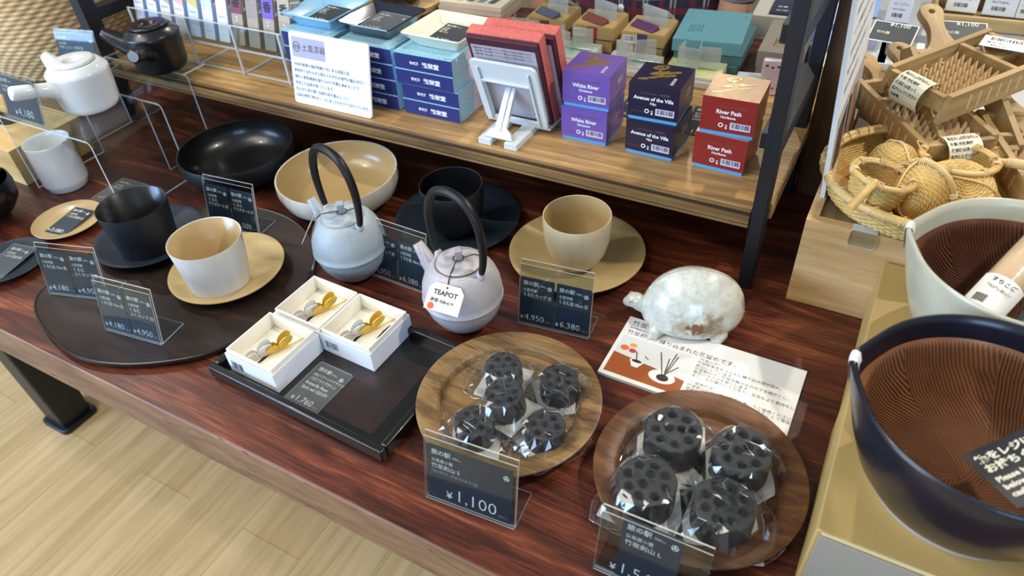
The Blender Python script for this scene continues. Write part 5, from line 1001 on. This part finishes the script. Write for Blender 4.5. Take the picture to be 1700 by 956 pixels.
def strainer(label, x, y, z, rot, r, h, handle_deg, hl, wrapped, group='bamboo strainers in the round basket', loop=True):
    """small deep strainer: woven bowl opening upwards in local space, hoop rim, straight handle"""
    t = thing('bamboo_strainer', label, 'strainer', x, y, z, 0, group); t.rotation_euler = tuple(R(a) for a in rot)
    m = MB(); woven(m, [(.15, 0), (r*.55, .12*h), (r*.85, .42*h), (r*.97, .75*h), (r, h)], 34, int(h*5.2), .13, sub=4); m.build('woven_bowl', MT['wicker'], t, ang=80)
    m = MB(); hoop(m, r+.16, h-.05, .33, 48); hoop(m, r-.2, h-.05, .2, 48); m.build('rim', MT['bamboo'], t, ang=60)
    m = MB(); wraps(m, r, h-.05, .47, [handle_deg+q for q in (-12, 12, 55, 110, 165, 200, 250, 305)]); m.tube(spline([(r*math.cos(q)*k, r*math.sin(q)*k, zz) for q, k, zz in [(R(handle_deg+180), 1.08, h), (R(handle_deg+180), 1.0, .55*h), (R(handle_deg+180), .5, .04*h), (0, 0, -.1), (R(handle_deg), .5, .04*h), (R(handle_deg), 1.02, .55*h), (R(handle_deg), 1.08, h)]], 5), .12, 6)
    if loop: q = R(handle_deg+150); m.tube(spline([(r*math.cos(q), r*math.sin(q), h+.2), (r*1.25*math.cos(q+.15), r*1.25*math.sin(q+.15), h+.6), (r*1.05*math.cos(q+.5), r*1.05*math.sin(q+.5), h+.25)], 5), .07, 6)
    m.build('binding', MT['pale'], t)
    if hl:
        c, s = math.cos(R(handle_deg)), math.sin(R(handle_deg)); P = spline([(c*d, s*d, h+u) for d, u in ((r-.1, .05), (r+1.5, .1), (r+hl*.6, .05), (r+hl, -.15))], 6); k = len(P)
        m = MB(); m.tube(P, [.44+(.05 if i % 5 == 0 else 0) for i in range(k)], 12)
        if wrapped: [m.tube([p+Vector((0, 0, .46*math.sin(u)))+Vector((-s, c, 0))*.46*math.cos(u) for u in [2*math.pi*i/10 for i in range(10)]], .09, 5, 1, closed=True) for p in spline(P[4:-1], 2)]
        m.build('handle', [MT['bamboo'], MT['pale']], t, ang=60)
    return t
strainer('bamboo strainer standing open upwards at the left of the round basket, handle over its rim', 1.0, 75.2, 12.4, (-6, 8, 0), 3.05, 4.6, 257, 7.4, False)
strainer('bamboo strainer turned over like a dome at the back left of the round basket', 1.9, 82.6, 17.3, (180-22, -6, 10), 3.1, 4.8, 60, 0, False, loop=False)
strainer('bamboo strainer lying on its side beside the pale mortar rim', 4.0, 75.2, 13.9, (78, 0, 148), 2.9, 4.4, 60, 0, False, loop=False)
strainer('bamboo strainer with its cane-wrapped handle pointing right, open upwards', 8.6, 83.6, 12.6, (-4, 0, 0), 3.7, 3.6, 8, 4.4, True)
strainer('bamboo strainer lying face down behind the pale mortar, wrapped handle to the right', 9.6, 79.6, 16.0, (180+28, 4, 4), 3.9, 3.4, 0, 4.2, True, loop=False)

t = thing('acrylic_hook', 'small clear acrylic piece hooked over the front of the ash crate below the round basket', 'acrylic piece', 1.6, 71.55, 9.9)
m = MB(); m.prism([(x, z) for x, z in rrect(2.8, 2.2, .5, 4, 0, 1.1)], 0, .2, 0, 1); m.v = [Vector((v.x, v.z-.05, v.y)) for v in m.v]; m.f = [f[::-1] for f in m.f]; m.build('clear_hook', [MT['acrylic'], MT['acredge']], t, smooth=False)
m = MB(); m.box(-1.3, 1.3, .1, 1.3, 1.96, 2.1); m.build('top_lip', MT['acredge'], t, smooth=False)

# ---------------------------------------------------------------- bamboo graters
MT['cedar'] = wood('grater_bamboo_frame', [(.3, '#86683e'), (.5, '#a98a59'), (.7, '#c2a570')], (4, 34, 34), warp=.5, rough=.5, lines=170)
MT['teeth'] = plain('split_bamboo_teeth', '#dcbd8c', .5, vary=.1, vscale=60); MT['tooth2'] = plain('pale_bamboo_plug', '#d8bb86', .5)
def grater(label, x, y, z, rot, tagtext=None, wrap=True, teeth=True, handle=True):
    """coarse radish grater: open frame (local x = length) with rows of triangular teeth, paddle handle at +x"""
    t = thing('bamboo_grater', label, 'grater', x, y, z, 0, 'bamboo graters on the ash crate'); t.rotation_euler = tuple(R(a) for a in rot)
    L, Wd, H = 16.5, 8.6, 3.2
    for s in (-1, 1):
        m = MB(); m.prism([(-L/2-.2, 0), (-L/2+.8, H), (L/2, H), (L/2+1.5, H*.35), (L/2, 0)], 0, .75); k = len(m.v)
        m.v = [Vector((v.x, s*Wd/2-.375+v.z-.0, v.y)) for v in m.v]; m.f = [f[::-1] for f in m.f]
        for i in range(8): m.box(-4.6+i*1.5, -4.3+i*1.5, s*(Wd/2+.385)-.012, s*(Wd/2+.385)+.012, .7, 2.5, 1)
        m.build('side_rail', [MT['cedar'], MT['tooth2']], t, bevel=.05, smooth=False)
    for xx, hh in ((-L/2+.6, 2.2), (L/2-5.2, 2.9), (L/2-.6, 2.9)): m = MB(); m.box(xx-.35, xx+.35, -Wd/2+.38, Wd/2-.38, H-hh, H-.15); m.build('cross_piece', MT['cedar'], t, bevel=.05, smooth=False)
    m = MB(); m.box(L/2-4.85, L/2-.95, -1.0, 1.0, .6, H-.4); m.build('brace', MT['cedar'], t, bevel=.05, smooth=False)
    if teeth:
        m = MB()
        for i in range(7):
            xx = -L/2+2.2+i*1.28; n = 8
            sl = .42; m.add([(xx+u+(-.42*sl if w_ == 0 else .62*sl*0), yy, zz) for w_, zz in ((0, .45), (1, 1.45)) for yy in (-Wd/2+.38, Wd/2-.38) for u in (-.15, .15)], [(0, 2, 3, 1), (4, 5, 7, 6), (0, 1, 5, 4), (2, 6, 7, 3), (0, 4, 6, 2), (1, 3, 7, 5)])
            for j in range(n):
                yy = -Wd/2+.42+(j+(i % 2)*.5)*.96
                if yy+.94 > Wd/2-.36: continue
                m.add([(xx-.15, yy, 1.44), (xx+.15, yy, 1.44), (xx+.15, yy+.95, 1.44), (xx-.15, yy+.95, 1.44), (xx+.15, yy+.34, 2.55), (xx+.45, yy+.34, 2.55)], [(0, 1, 5, 4), (1, 2, 5), (2, 3, 4, 5), (3, 0, 4)])
        m.build('teeth', MT['teeth'], t, smooth=False)
    if handle:
        out = [(p.x, p.y) for p in spline([(L/2-.3, -2.6, 0), (L/2+1.5, -1.5, 0), (L/2+4, -1.0, 0), (L/2+6.3, -1.45, 0), (L/2+7.6, -1.2, 0), (L/2+8.1, 0, 0), (L/2+7.6, 1.2, 0), (L/2+6.3, 1.45, 0), (L/2+4, 1.0, 0), (L/2+1.5, 1.5, 0), (L/2-.3, 2.6, 0)], 4)]
        me, M_ = holed(out, [circ(L/2+6.7, 0, .38, 16)], 1.4, 2.5, .12); m = MB(); m.mesh(me, M_); m.build('handle', MT['cedar'], t, ang=40)
    if wrap:
        n = 12; m = MB(); ys = (-1.9, 2.2); rows = [[(-L/2+.7-1.9*math.sin(q)*1.0-.0, yy, 1.6+1.9*math.cos(q)) for q in [R(-60+i*190/n) for i in range(n+1)]] for yy in ys]
        m.add([p for q in rows for p in q], [(i, i+1, n+2+i, n+1+i) for i in range(n)], 0)
        for k in range(5):
            q = R(5+k*22); m.M = Matrix.Translation((-L/2+.7-1.93*math.sin(q), ys[0]+.25, 1.6+1.93*math.cos(q))) @ Matrix.Rotation(-q, 4, 'Y') @ Matrix(((0, 1, 0, 0), (1, 0, 0, 0), (0, 0, -1, 0), (0, 0, 0, 1))) @ Matrix.Rotation(R(180), 4, 'Y') @ Matrix.Translation((-3.6, 0, 0))
            m.text(('鬼おろし(大根おろし)', '竹製 天然素材', '使用後は洗って', '陰干ししてください', '日本製')[k], .62 if k == 0 else .44, 0, -.2, .0, 'T', 1, bold=.02, fit=3.6)
        m.build('paper_wrap', [plain('cream_wrap_paper', '#e4e0c8', .6) if 'wp' not in MT else MT['wp'], MT['black']], t, smooth=False); MT['wp'] = bpy.data.materials['cream_wrap_paper']
    if tagtext:
        m = MB(); m.M = Matrix.Translation((L/2-2.2, .2, H+.25)) @ Matrix.Rotation(R(-62), 4, 'Z') @ Matrix.Rotation(R(-6), 4, 'X'); m.box(-2.7, 2.7, -1.9, 1.9, 0, .04, 0); m.barcode(-2.1, .1, .05, 4.0, 1.4, 'T', None, 1, 6); m.text('鬼おろし', .6, -2.2, -.6, .05, 'T', 1); m.text(tagtext, .62, -1.6, -1.5, .05, 'T', 1)
        m.build('price_tag', [MT['white'], MT['black']], t, smooth=False)
    return t
grater('topmost bamboo grater with a barcode tag, lying across the others towards the back right', 7.2, 97.6, 18.4, (2, -5, 52), '¥4,070')
grater('bamboo grater under the topmost one, handle pointing away to the back left', 4.0, 94.0, 13.6, (0, -3, 126), None)
grater('bamboo grater whose tall paddle handle rises behind the topmost grater', 7.5, 97.0, 15.0, (0, -23, 117), None, wrap=False, teeth=False)
grater('bamboo grater at the right of the pile with its paper wrap hanging down', 17.2, 91.5, 12.2, (0, -4, 112), None)
grater('bamboo grater deepest in the pile, its low paddle handle between the two others', 5.6, 97.5, 11.2, (0, -14, 117), None, wrap=False, teeth=False)

# ---------------------------------------------------------------- shop fittings and goods at the back right
MT['greypaint'] = plain('pale_grey_shelf_paint', '#9fa3a8', .5)
t = thing('grey_shelf_unit', 'pale grey shop shelf behind the ash crate with dark label strips', 'shelf', 26.5, 146, -TOP)
m = MB(); m.box(-34, 40, -17, 22, 83.5, 87.2); m.box(-34, 40, -17.4, -17, 82.5, 87.4); m.build('upper_shelf', MT['greypaint'], t, bevel=.1)
m = MB(); m.box(-34, 40, -15, 22, 62, 64); m.build('lower_shelf', MT['greypaint'], t, bevel=.1)
m = MB(); m.box(-34, -32, -15, 22, 0, 83.5); m.box(38, 40, -15, 22, 0, 83.5); m.box(-32, 38, 20, 22, 0, 82.4); m.build('carcass', MT['greypaint'], t, bevel=.1)
for i, xx in enumerate((-20.1, -11.3, -1.9)):
    m = MB(); m.box(xx-2.2, xx+2.2, -17.55, -17.42, 82.8, 86.0, 0); m.M = Matrix.Translation((xx-2, -17.56, 83)) @ PLANE['F']; m.text('旅の駅', .6, 0, 2.0, .01, 'T', 1); m.text('¥1,320', .7, .2, .4, .01, 'T', 1); m.build('shelf_label', [MT['navy'], MT['cream']], t, smooth=False)
SH = 12.25
t = thing('wooden_packet_tray', 'wooden tray of white soap packets on the grey shelf at the top right', 'tray', 9.6, 138, SH, 4)
m = MB(); m.box(-7, 7, -4, 4, 0, .6); m.build('tray_base', MT['cedar'], t)
for a in ((-7, 7, -4.6, -4, 0, 2.2), (-7, 7, 4, 4.6, 0, 3), (-7.6, -7, -4.6, 4.6, 0, 3), (7, 7.6, -4.6, 4.6, 0, 3)): m = MB(); m.box(*a); m.build('tray_side', MT['cedar'], t, bevel=.2)
MT['packet'] = plain('white_paper_packet', '#cfcfcb', .5, vary=.03); MT['clearbag'] = clear('clear_bag', '#eceeee', .06, .08, haze=.12)
def packet(label, x, y, z, w, h, d, c, print_c, rx, group, rz=0, words='せっけん'):
    t = thing('soap_packet', label, 'packet', x, y, z, rz, group); t.rotation_euler.x = R(rx)
    m = MB(); m.cbox(w, d, h, 0, mi=0); m.add([(-w*.4, -d/2-.01, h*.62), (w*.4, -d/2-.01, h*.62), (w*.4, -d/2-.01, h*.9), (-w*.4, -d/2-.01, h*.9)], [(0, 1, 2, 3)], 1); m.text(words, w*.16, -w*.3, -d/2-.02, h*.4, 'F', 2); m.text('NATURAL', w*.12, -w*.3, -d/2-.02, h*.28, 'F', 2)
    m.barcode(-w*.3, -d/2-.02, h*.08, w*.5, h*.14, 'F', None, 2, 3); m.build('packet', [plain('packet_'+c[1:], c, .45), plain('packetprint_'+print_c[1:], print_c, .5), MT['black']], t, bevel=.12)
for i, (x, c, pc, lab) in enumerate(((6.2, '#c7c9c6', '#d9dad6', 'left white soap packet leaning in the wooden tray'), (11.6, '#bfc1bf', '#d2d3cf', 'middle white soap packet leaning in the wooden tray'), (15.0, '#c2c5bc', '#9aa58a', 'narrow soap packet at the right end of the wooden tray'))): packet(lab, x, 138.8, SH+.8, 4.6 if i < 2 else 2.0, 6.5, 1.4, c, pc, -28, 'soap packets in the wooden tray')
packet('white lavender bag standing right of the wooden tray', 20.6, 132, SH+.02, 5.6, 7.5, 2.2, '#d5d5d2', '#6a5fae', -18, 'white bath bags on the grey shelf', words='LAVENDER')
packet('white rose bag at the right edge of the photo on the grey shelf', 27.4, 132, SH+.02, 5.6, 7.5, 2.2, '#d8d6d2', '#cf8f9a', -18, 'white bath bags on the grey shelf', words='ROSE')
packet('small clear-fronted white packet left of the wooden tray', -2.6, 133, SH+.02, 3.6, 6.5, 1.2, '#b7bac2', '#8e97ad', -30, 'packets left of the wooden tray')
packet('pale blue packet behind the poster board on the grey shelf', -8.0, 134, SH+.02, 4.6, 6.5, 1.4, '#8fa8d6', '#a9bce0', -30, 'packets left of the wooden tray')
# low white boxes with clear stands between the crate and the grey shelf
t = thing('white_low_table', 'white low display block behind the ash crate', 'display block', 11, 118.5, -TOP); m = MB(); m.cbox(38, 18, 83.5); m.build('block', plain('white_laminate', '#c9c9c9', .5), t, bevel=.2)
for i, (x, c1, lab) in enumerate(((-5.2, '#c8bda8', 'white sample box with brown sides just right of the poster board'), (-.4, '#d8d3c0', 'white sample box with a yellow mark between two grater handles'), (6.4, '#cfc9c6', 'white sample box with a pink mark behind the topmost grater'))):
    t = thing('sample_box', lab, 'box', x, 117.5, 8.55, 2, 'white sample boxes'); w_, d_, h_ = 5.6, 9, 5.0
    m = MB(); m.cbox(w_, d_, h_-.8, 0, mi=1); m.box(-w_/2-.2, w_/2+.2, -d_/2-.2, d_/2+.2, h_-.8, h_, 0); m.build('box_body', [MT['boxwhite'], plain('sample_side_%d' % i, '#a08a70', .55)], t, bevel=.06)
    m = MB(); m.box(-1.8, 1.8, -.1, .1, h_, h_+4.2); m.M = Matrix.Translation((0, -.8, h_)) @ Matrix.Rotation(R(-22), 4, 'X'); m.box(-1.6, 1.6, -.08, .08, 0, 4.2); m.build('clear_stand', MT['standtint'], t, smooth=False)
    m = MB(); m.cbox(2.2, 1.2, 2.4, h_+.02); m.build('sample', plain('sample_%d' % i, ('#b7a8cf', '#d8b040', '#e0a2a8')[i], .4), t, bevel=.1)
for x, y, z, rz, lab in ((-2.2, 114.5, 17.4, -6, 'dark card with a white border on a clear stand, left of the tall paddle handle'), (6.3, 114.6, 18.6, 8, 'dark card with a white border on a clear stand, right of the tall paddle handle')):
    t = thing('price_card', lab, 'price card', x, y, z, rz); t.rotation_euler.x = R(22)
    m = MB(); m.box(-3.0, 3.0, -2.0, 2.0, 0, .08, 2); m.box(-2.85, 2.85, -1.85, 1.85, .08, .1, 0); m.text('¥1,100', 1.0, 1.9, 1.2, .11, 'T', 1, al='R'); m.text('竹の器', .6, -2.2, -.4, .11, 'T', 1); m.build('card', [MT['char'], MT['cream'], MT['white']], t, smooth=False)
    m = MB(); m.box(-.5, .5, -.1, .1, -4.6, 0); m.build('clear_stem', MT['standtint'], t)
# goods seen through the right rack frame
def small_box(label, x, y, z, w, d, h, c, c2, rz=0, name='gift_box', group=None, txt=''):
    t = thing(name, label, 'box', x, y, z, rz, group); m = MB(); m.cbox(w, d, h, 0, mi=0, top=1)
    if txt: m.text(txt, min(w*.18, 1.2), -w*.3, -d*.1, h+.012, 'T', 2); m.text('¥1,980', min(w*.15, 1), -w*.3, -d*.35, h+.012, 'T', 2)
    m.build('carton', [plain('gb_'+c[1:], c, .5), plain('gbt_'+c2[1:], c2, .5), MT['cream']], t, bevel=.08, smooth=False)
BZ = SZ-.36
t = thing('side_table', 'small grey side table behind the taupe boxes', 'table', -16.8, 130.4, -TOP); m = MB(); m.cbox(16, 14.4, 2, TOP+BZ-2.02); m.build('tabletop', MT['greypaint'], t, bevel=.1)
for sx in (-7, 7): m = MB(); m.box(sx-.7, sx+.7, -6, 6, 0, TOP+BZ-2.02); m.build('leg', MT['greypaint'], t)
small_box('pale grey gift box at the back right of the back board', -20.4, 128.6, BZ, 8, 10.4, 3.6, '#aaa69a', '#b5b1a6', 4)
small_box('dark indigo card standing on the pale grey gift box', -19.4, 127.6, BZ+3.62, 4.6, 6.6, .4, '#23243a', '#262840', 4, 'price_card', txt='お香')
small_box('lilac-blue flat box right of the pale grey gift box', -13.4, 129, BZ, 5.0, 10, 3.4, '#8294cf', '#93a4dd', 3)
small_box('pale blue box seen through the right rack frame', -11.2, 119.2, SZ-.36, 3.8, 6.0, 3.0, '#a9b4dc', '#7f9bd8', 2)
small_box('brown framed box with a dark picture seen through the right rack frame', -10.9, 112.4, SZ-.36, 3.4, 5.4, 1.6, '#5e463c', '#3c3a3c', 2)
small_box('white and tan box right behind the rack crossbar', -10.2, 107.0, SZ-.36, 2.6, 5.0, 4.6, '#c2a98c', '#e2dfda', 2)

# ---------------------------------------------------------------- shopper behind the shelf
def plaid():
    t = NT('navy_red_white_plaid'); co = t.coord(); sp = t.n('SeparateXYZ', i0=co); c = lin('#24263a')
    ang = t.math('MULTIPLY', t.math('ARCTAN2', sp.outputs[1], sp.outputs[0]), .17)
    for val, per in ((ang, .062), (sp.outputs[2], .07)):
        f = t.math('FRACT', t.math('ADD', t.math('DIVIDE', val, per), 20.0))
        c = t.mix(t.ramp(f, [(0, 0.0), (.1, .75), (.28, 0.0)], 'CONSTANT'), c, lin('#6e2234')); c = t.mix(t.ramp(f, [(0, 0.0), (.5, .7), (.57, 0.0), (.64, .6), (.7, 0.0)], 'CONSTANT'), c, lin('#b9b3b4')); c = t.mix(t.ramp(f, [(0, 0.0), (.75, .5), (.95, 0.0)], 'CONSTANT'), c, lin('#3a2740'))
    t.bsdf(Base__Color=c, Roughness=.8); return t.m
def skin_chain(name, verts, edges, mats, parent, lv=2):
    me = bpy.data.meshes.new(name); me.from_pydata([Vector(v[:3])*.01 for v in verts], edges, []); o = bpy.data.objects.new(name, me); C.objects.link(o); o.parent = parent
    for m_ in I(mats): me.materials.append(m_)
    sk = o.modifiers.new('skin', 'SKIN'); sk.use_smooth_shade = True
    for sv, v in zip(me.skin_vertices[0].data, verts): sv.radius = (v[3]*.01, (v[4] if len(v) > 4 else v[3])*.01)
    me.skin_vertices[0].data[0].use_root = True
    q = o.modifiers.new('sub', 'SUBSURF'); q.levels = lv; q.render_levels = lv; return o
t = thing('person', 'person in a navy, red and white plaid shirt standing behind the teal boxes', 'person', -49, 141.5, -TOP)
BV = [(0, 0, 92, 15, 11), (0, 0, 108, 14, 10.5), (0, 0, 124, 16, 11), (0, 0, 138, 13, 9), (0, 0, 146, 5.5), (0, -1, 152, 6), (0, -2, 159, 8, 9), (0, -1, 166, 7, 8),
      (-17, 0, 137, 5.5), (-20.5, 1, 112, 4.2), (-19.5, -5, 90, 3.2), (-19, -7.5, 79, 3.4), (17, 0, 137, 5.5), (20.5, 1, 112, 4.2), (19.5, -5, 90, 3.2), (19, -7.5, 79, 3.4),
      (-9, 0, 84, 9), (-10, 0, 48, 6), (-10, 1, 8, 4), (-10, -12, 3, 3.4), (9, 0, 84, 9), (10, 0, 48, 6), (10, 1, 8, 4), (10, -12, 3, 3.4)]
BE = [(0, 1), (1, 2), (2, 3), (3, 4), (4, 5), (5, 6), (6, 7), (3, 8), (8, 9), (9, 10), (10, 11), (3, 12), (12, 13), (13, 14), (14, 15), (0, 16), (16, 17), (17, 18), (18, 19), (0, 20), (20, 21), (21, 22), (22, 23)]
skin_chain('body', BV, BE, plain('skin', '#b98a6d', .55), t)
m = MB(); prof = [(15.2, 76), (16.2, 80), (17, 92), (16.2, 106), (17.2, 122), (17.5, 132), (14.5, 141), (8, 145.5), (6.6, 147)]
m.lathe(prof, 72, ex=1.08, ey=.78)
m.v = [Vector((v.x, v.y-.5*math.sin(v.x*.55)*max(0, (130-v.z)/50), v.z+.8*math.sin(v.x*.25))) for v in m.v]
sh = m.build('shirt', plaid(), t, ang=80); q = sh.modifiers.new('thick', 'SOLIDIFY'); q.thickness = .004
for s in (-1, 1): skin_chain('sleeve', [(s*13, 0, 138, 7.4), (s*18.5, 0, 133, 7), (s*20.5, 1, 112, 5.4), (s*19.3, -6.5, 85, 4.5)], [(0, 1), (1, 2), (2, 3)], bpy.data.materials['navy_red_white_plaid'], t)
for k in range(5):
    m = MB(); m.M = Matrix.Translation((0, -13.6, 86+k*11)) @ Matrix.Rotation(R(90), 4, 'X'); m.lathe([(0, 0), (.55, 0), (.6, .15), (.4, .28), (0, .25)], 16); m.build('button', MT['boxwhite'], sh)
for s in (-1, 1): skin_chain('trouser_leg', [(s*5, 0, 91, 11), (s*9, 0, 82, 10.4), (s*10, 0, 48, 7.6), (s*10, 1, 6, 6.2)], [(0, 1), (1, 2), (2, 3)], plain('dark_trousers', '#20222a', .8), t); 
for s in (-1, 1): m = MB(); m.M = Matrix.Translation((s*10, -5, 0)); m.ball((0, 0, 3), (5, 13, 4.2), 12); m.v = [Vector((v.x, v.y, max(.1, v.z))) for v in m.v]; m.build('shoe', MT['black'], t)
m = MB(); m.ball((0, 0, 162), (9.0, 10.2, 10.6), 16); m.v = [v for v in m.v]; m.f = [f for f in m.f if not (sum(m.v[i].y for i in f)/len(f) < -4 and sum(m.v[i].z for i in f)/len(f) < 166)]; m.m = m.m[:len(m.f)]; m.build('hair', plain('black_hair', '#16130f', .6), t)
m = MB(); m.ball((0, -10.2, 158.5), (1.1, 1.4, 1.8), 8)
for s in (-1, 1): m.ball((s*3.0, -9.6, 161.5), (1.0, .7, .55), 8); m.ball((s*8.1, -1.5, 159.5), (.8, 1.6, 2.6), 8)
m.build('face', bpy.data.materials['skin'], t)
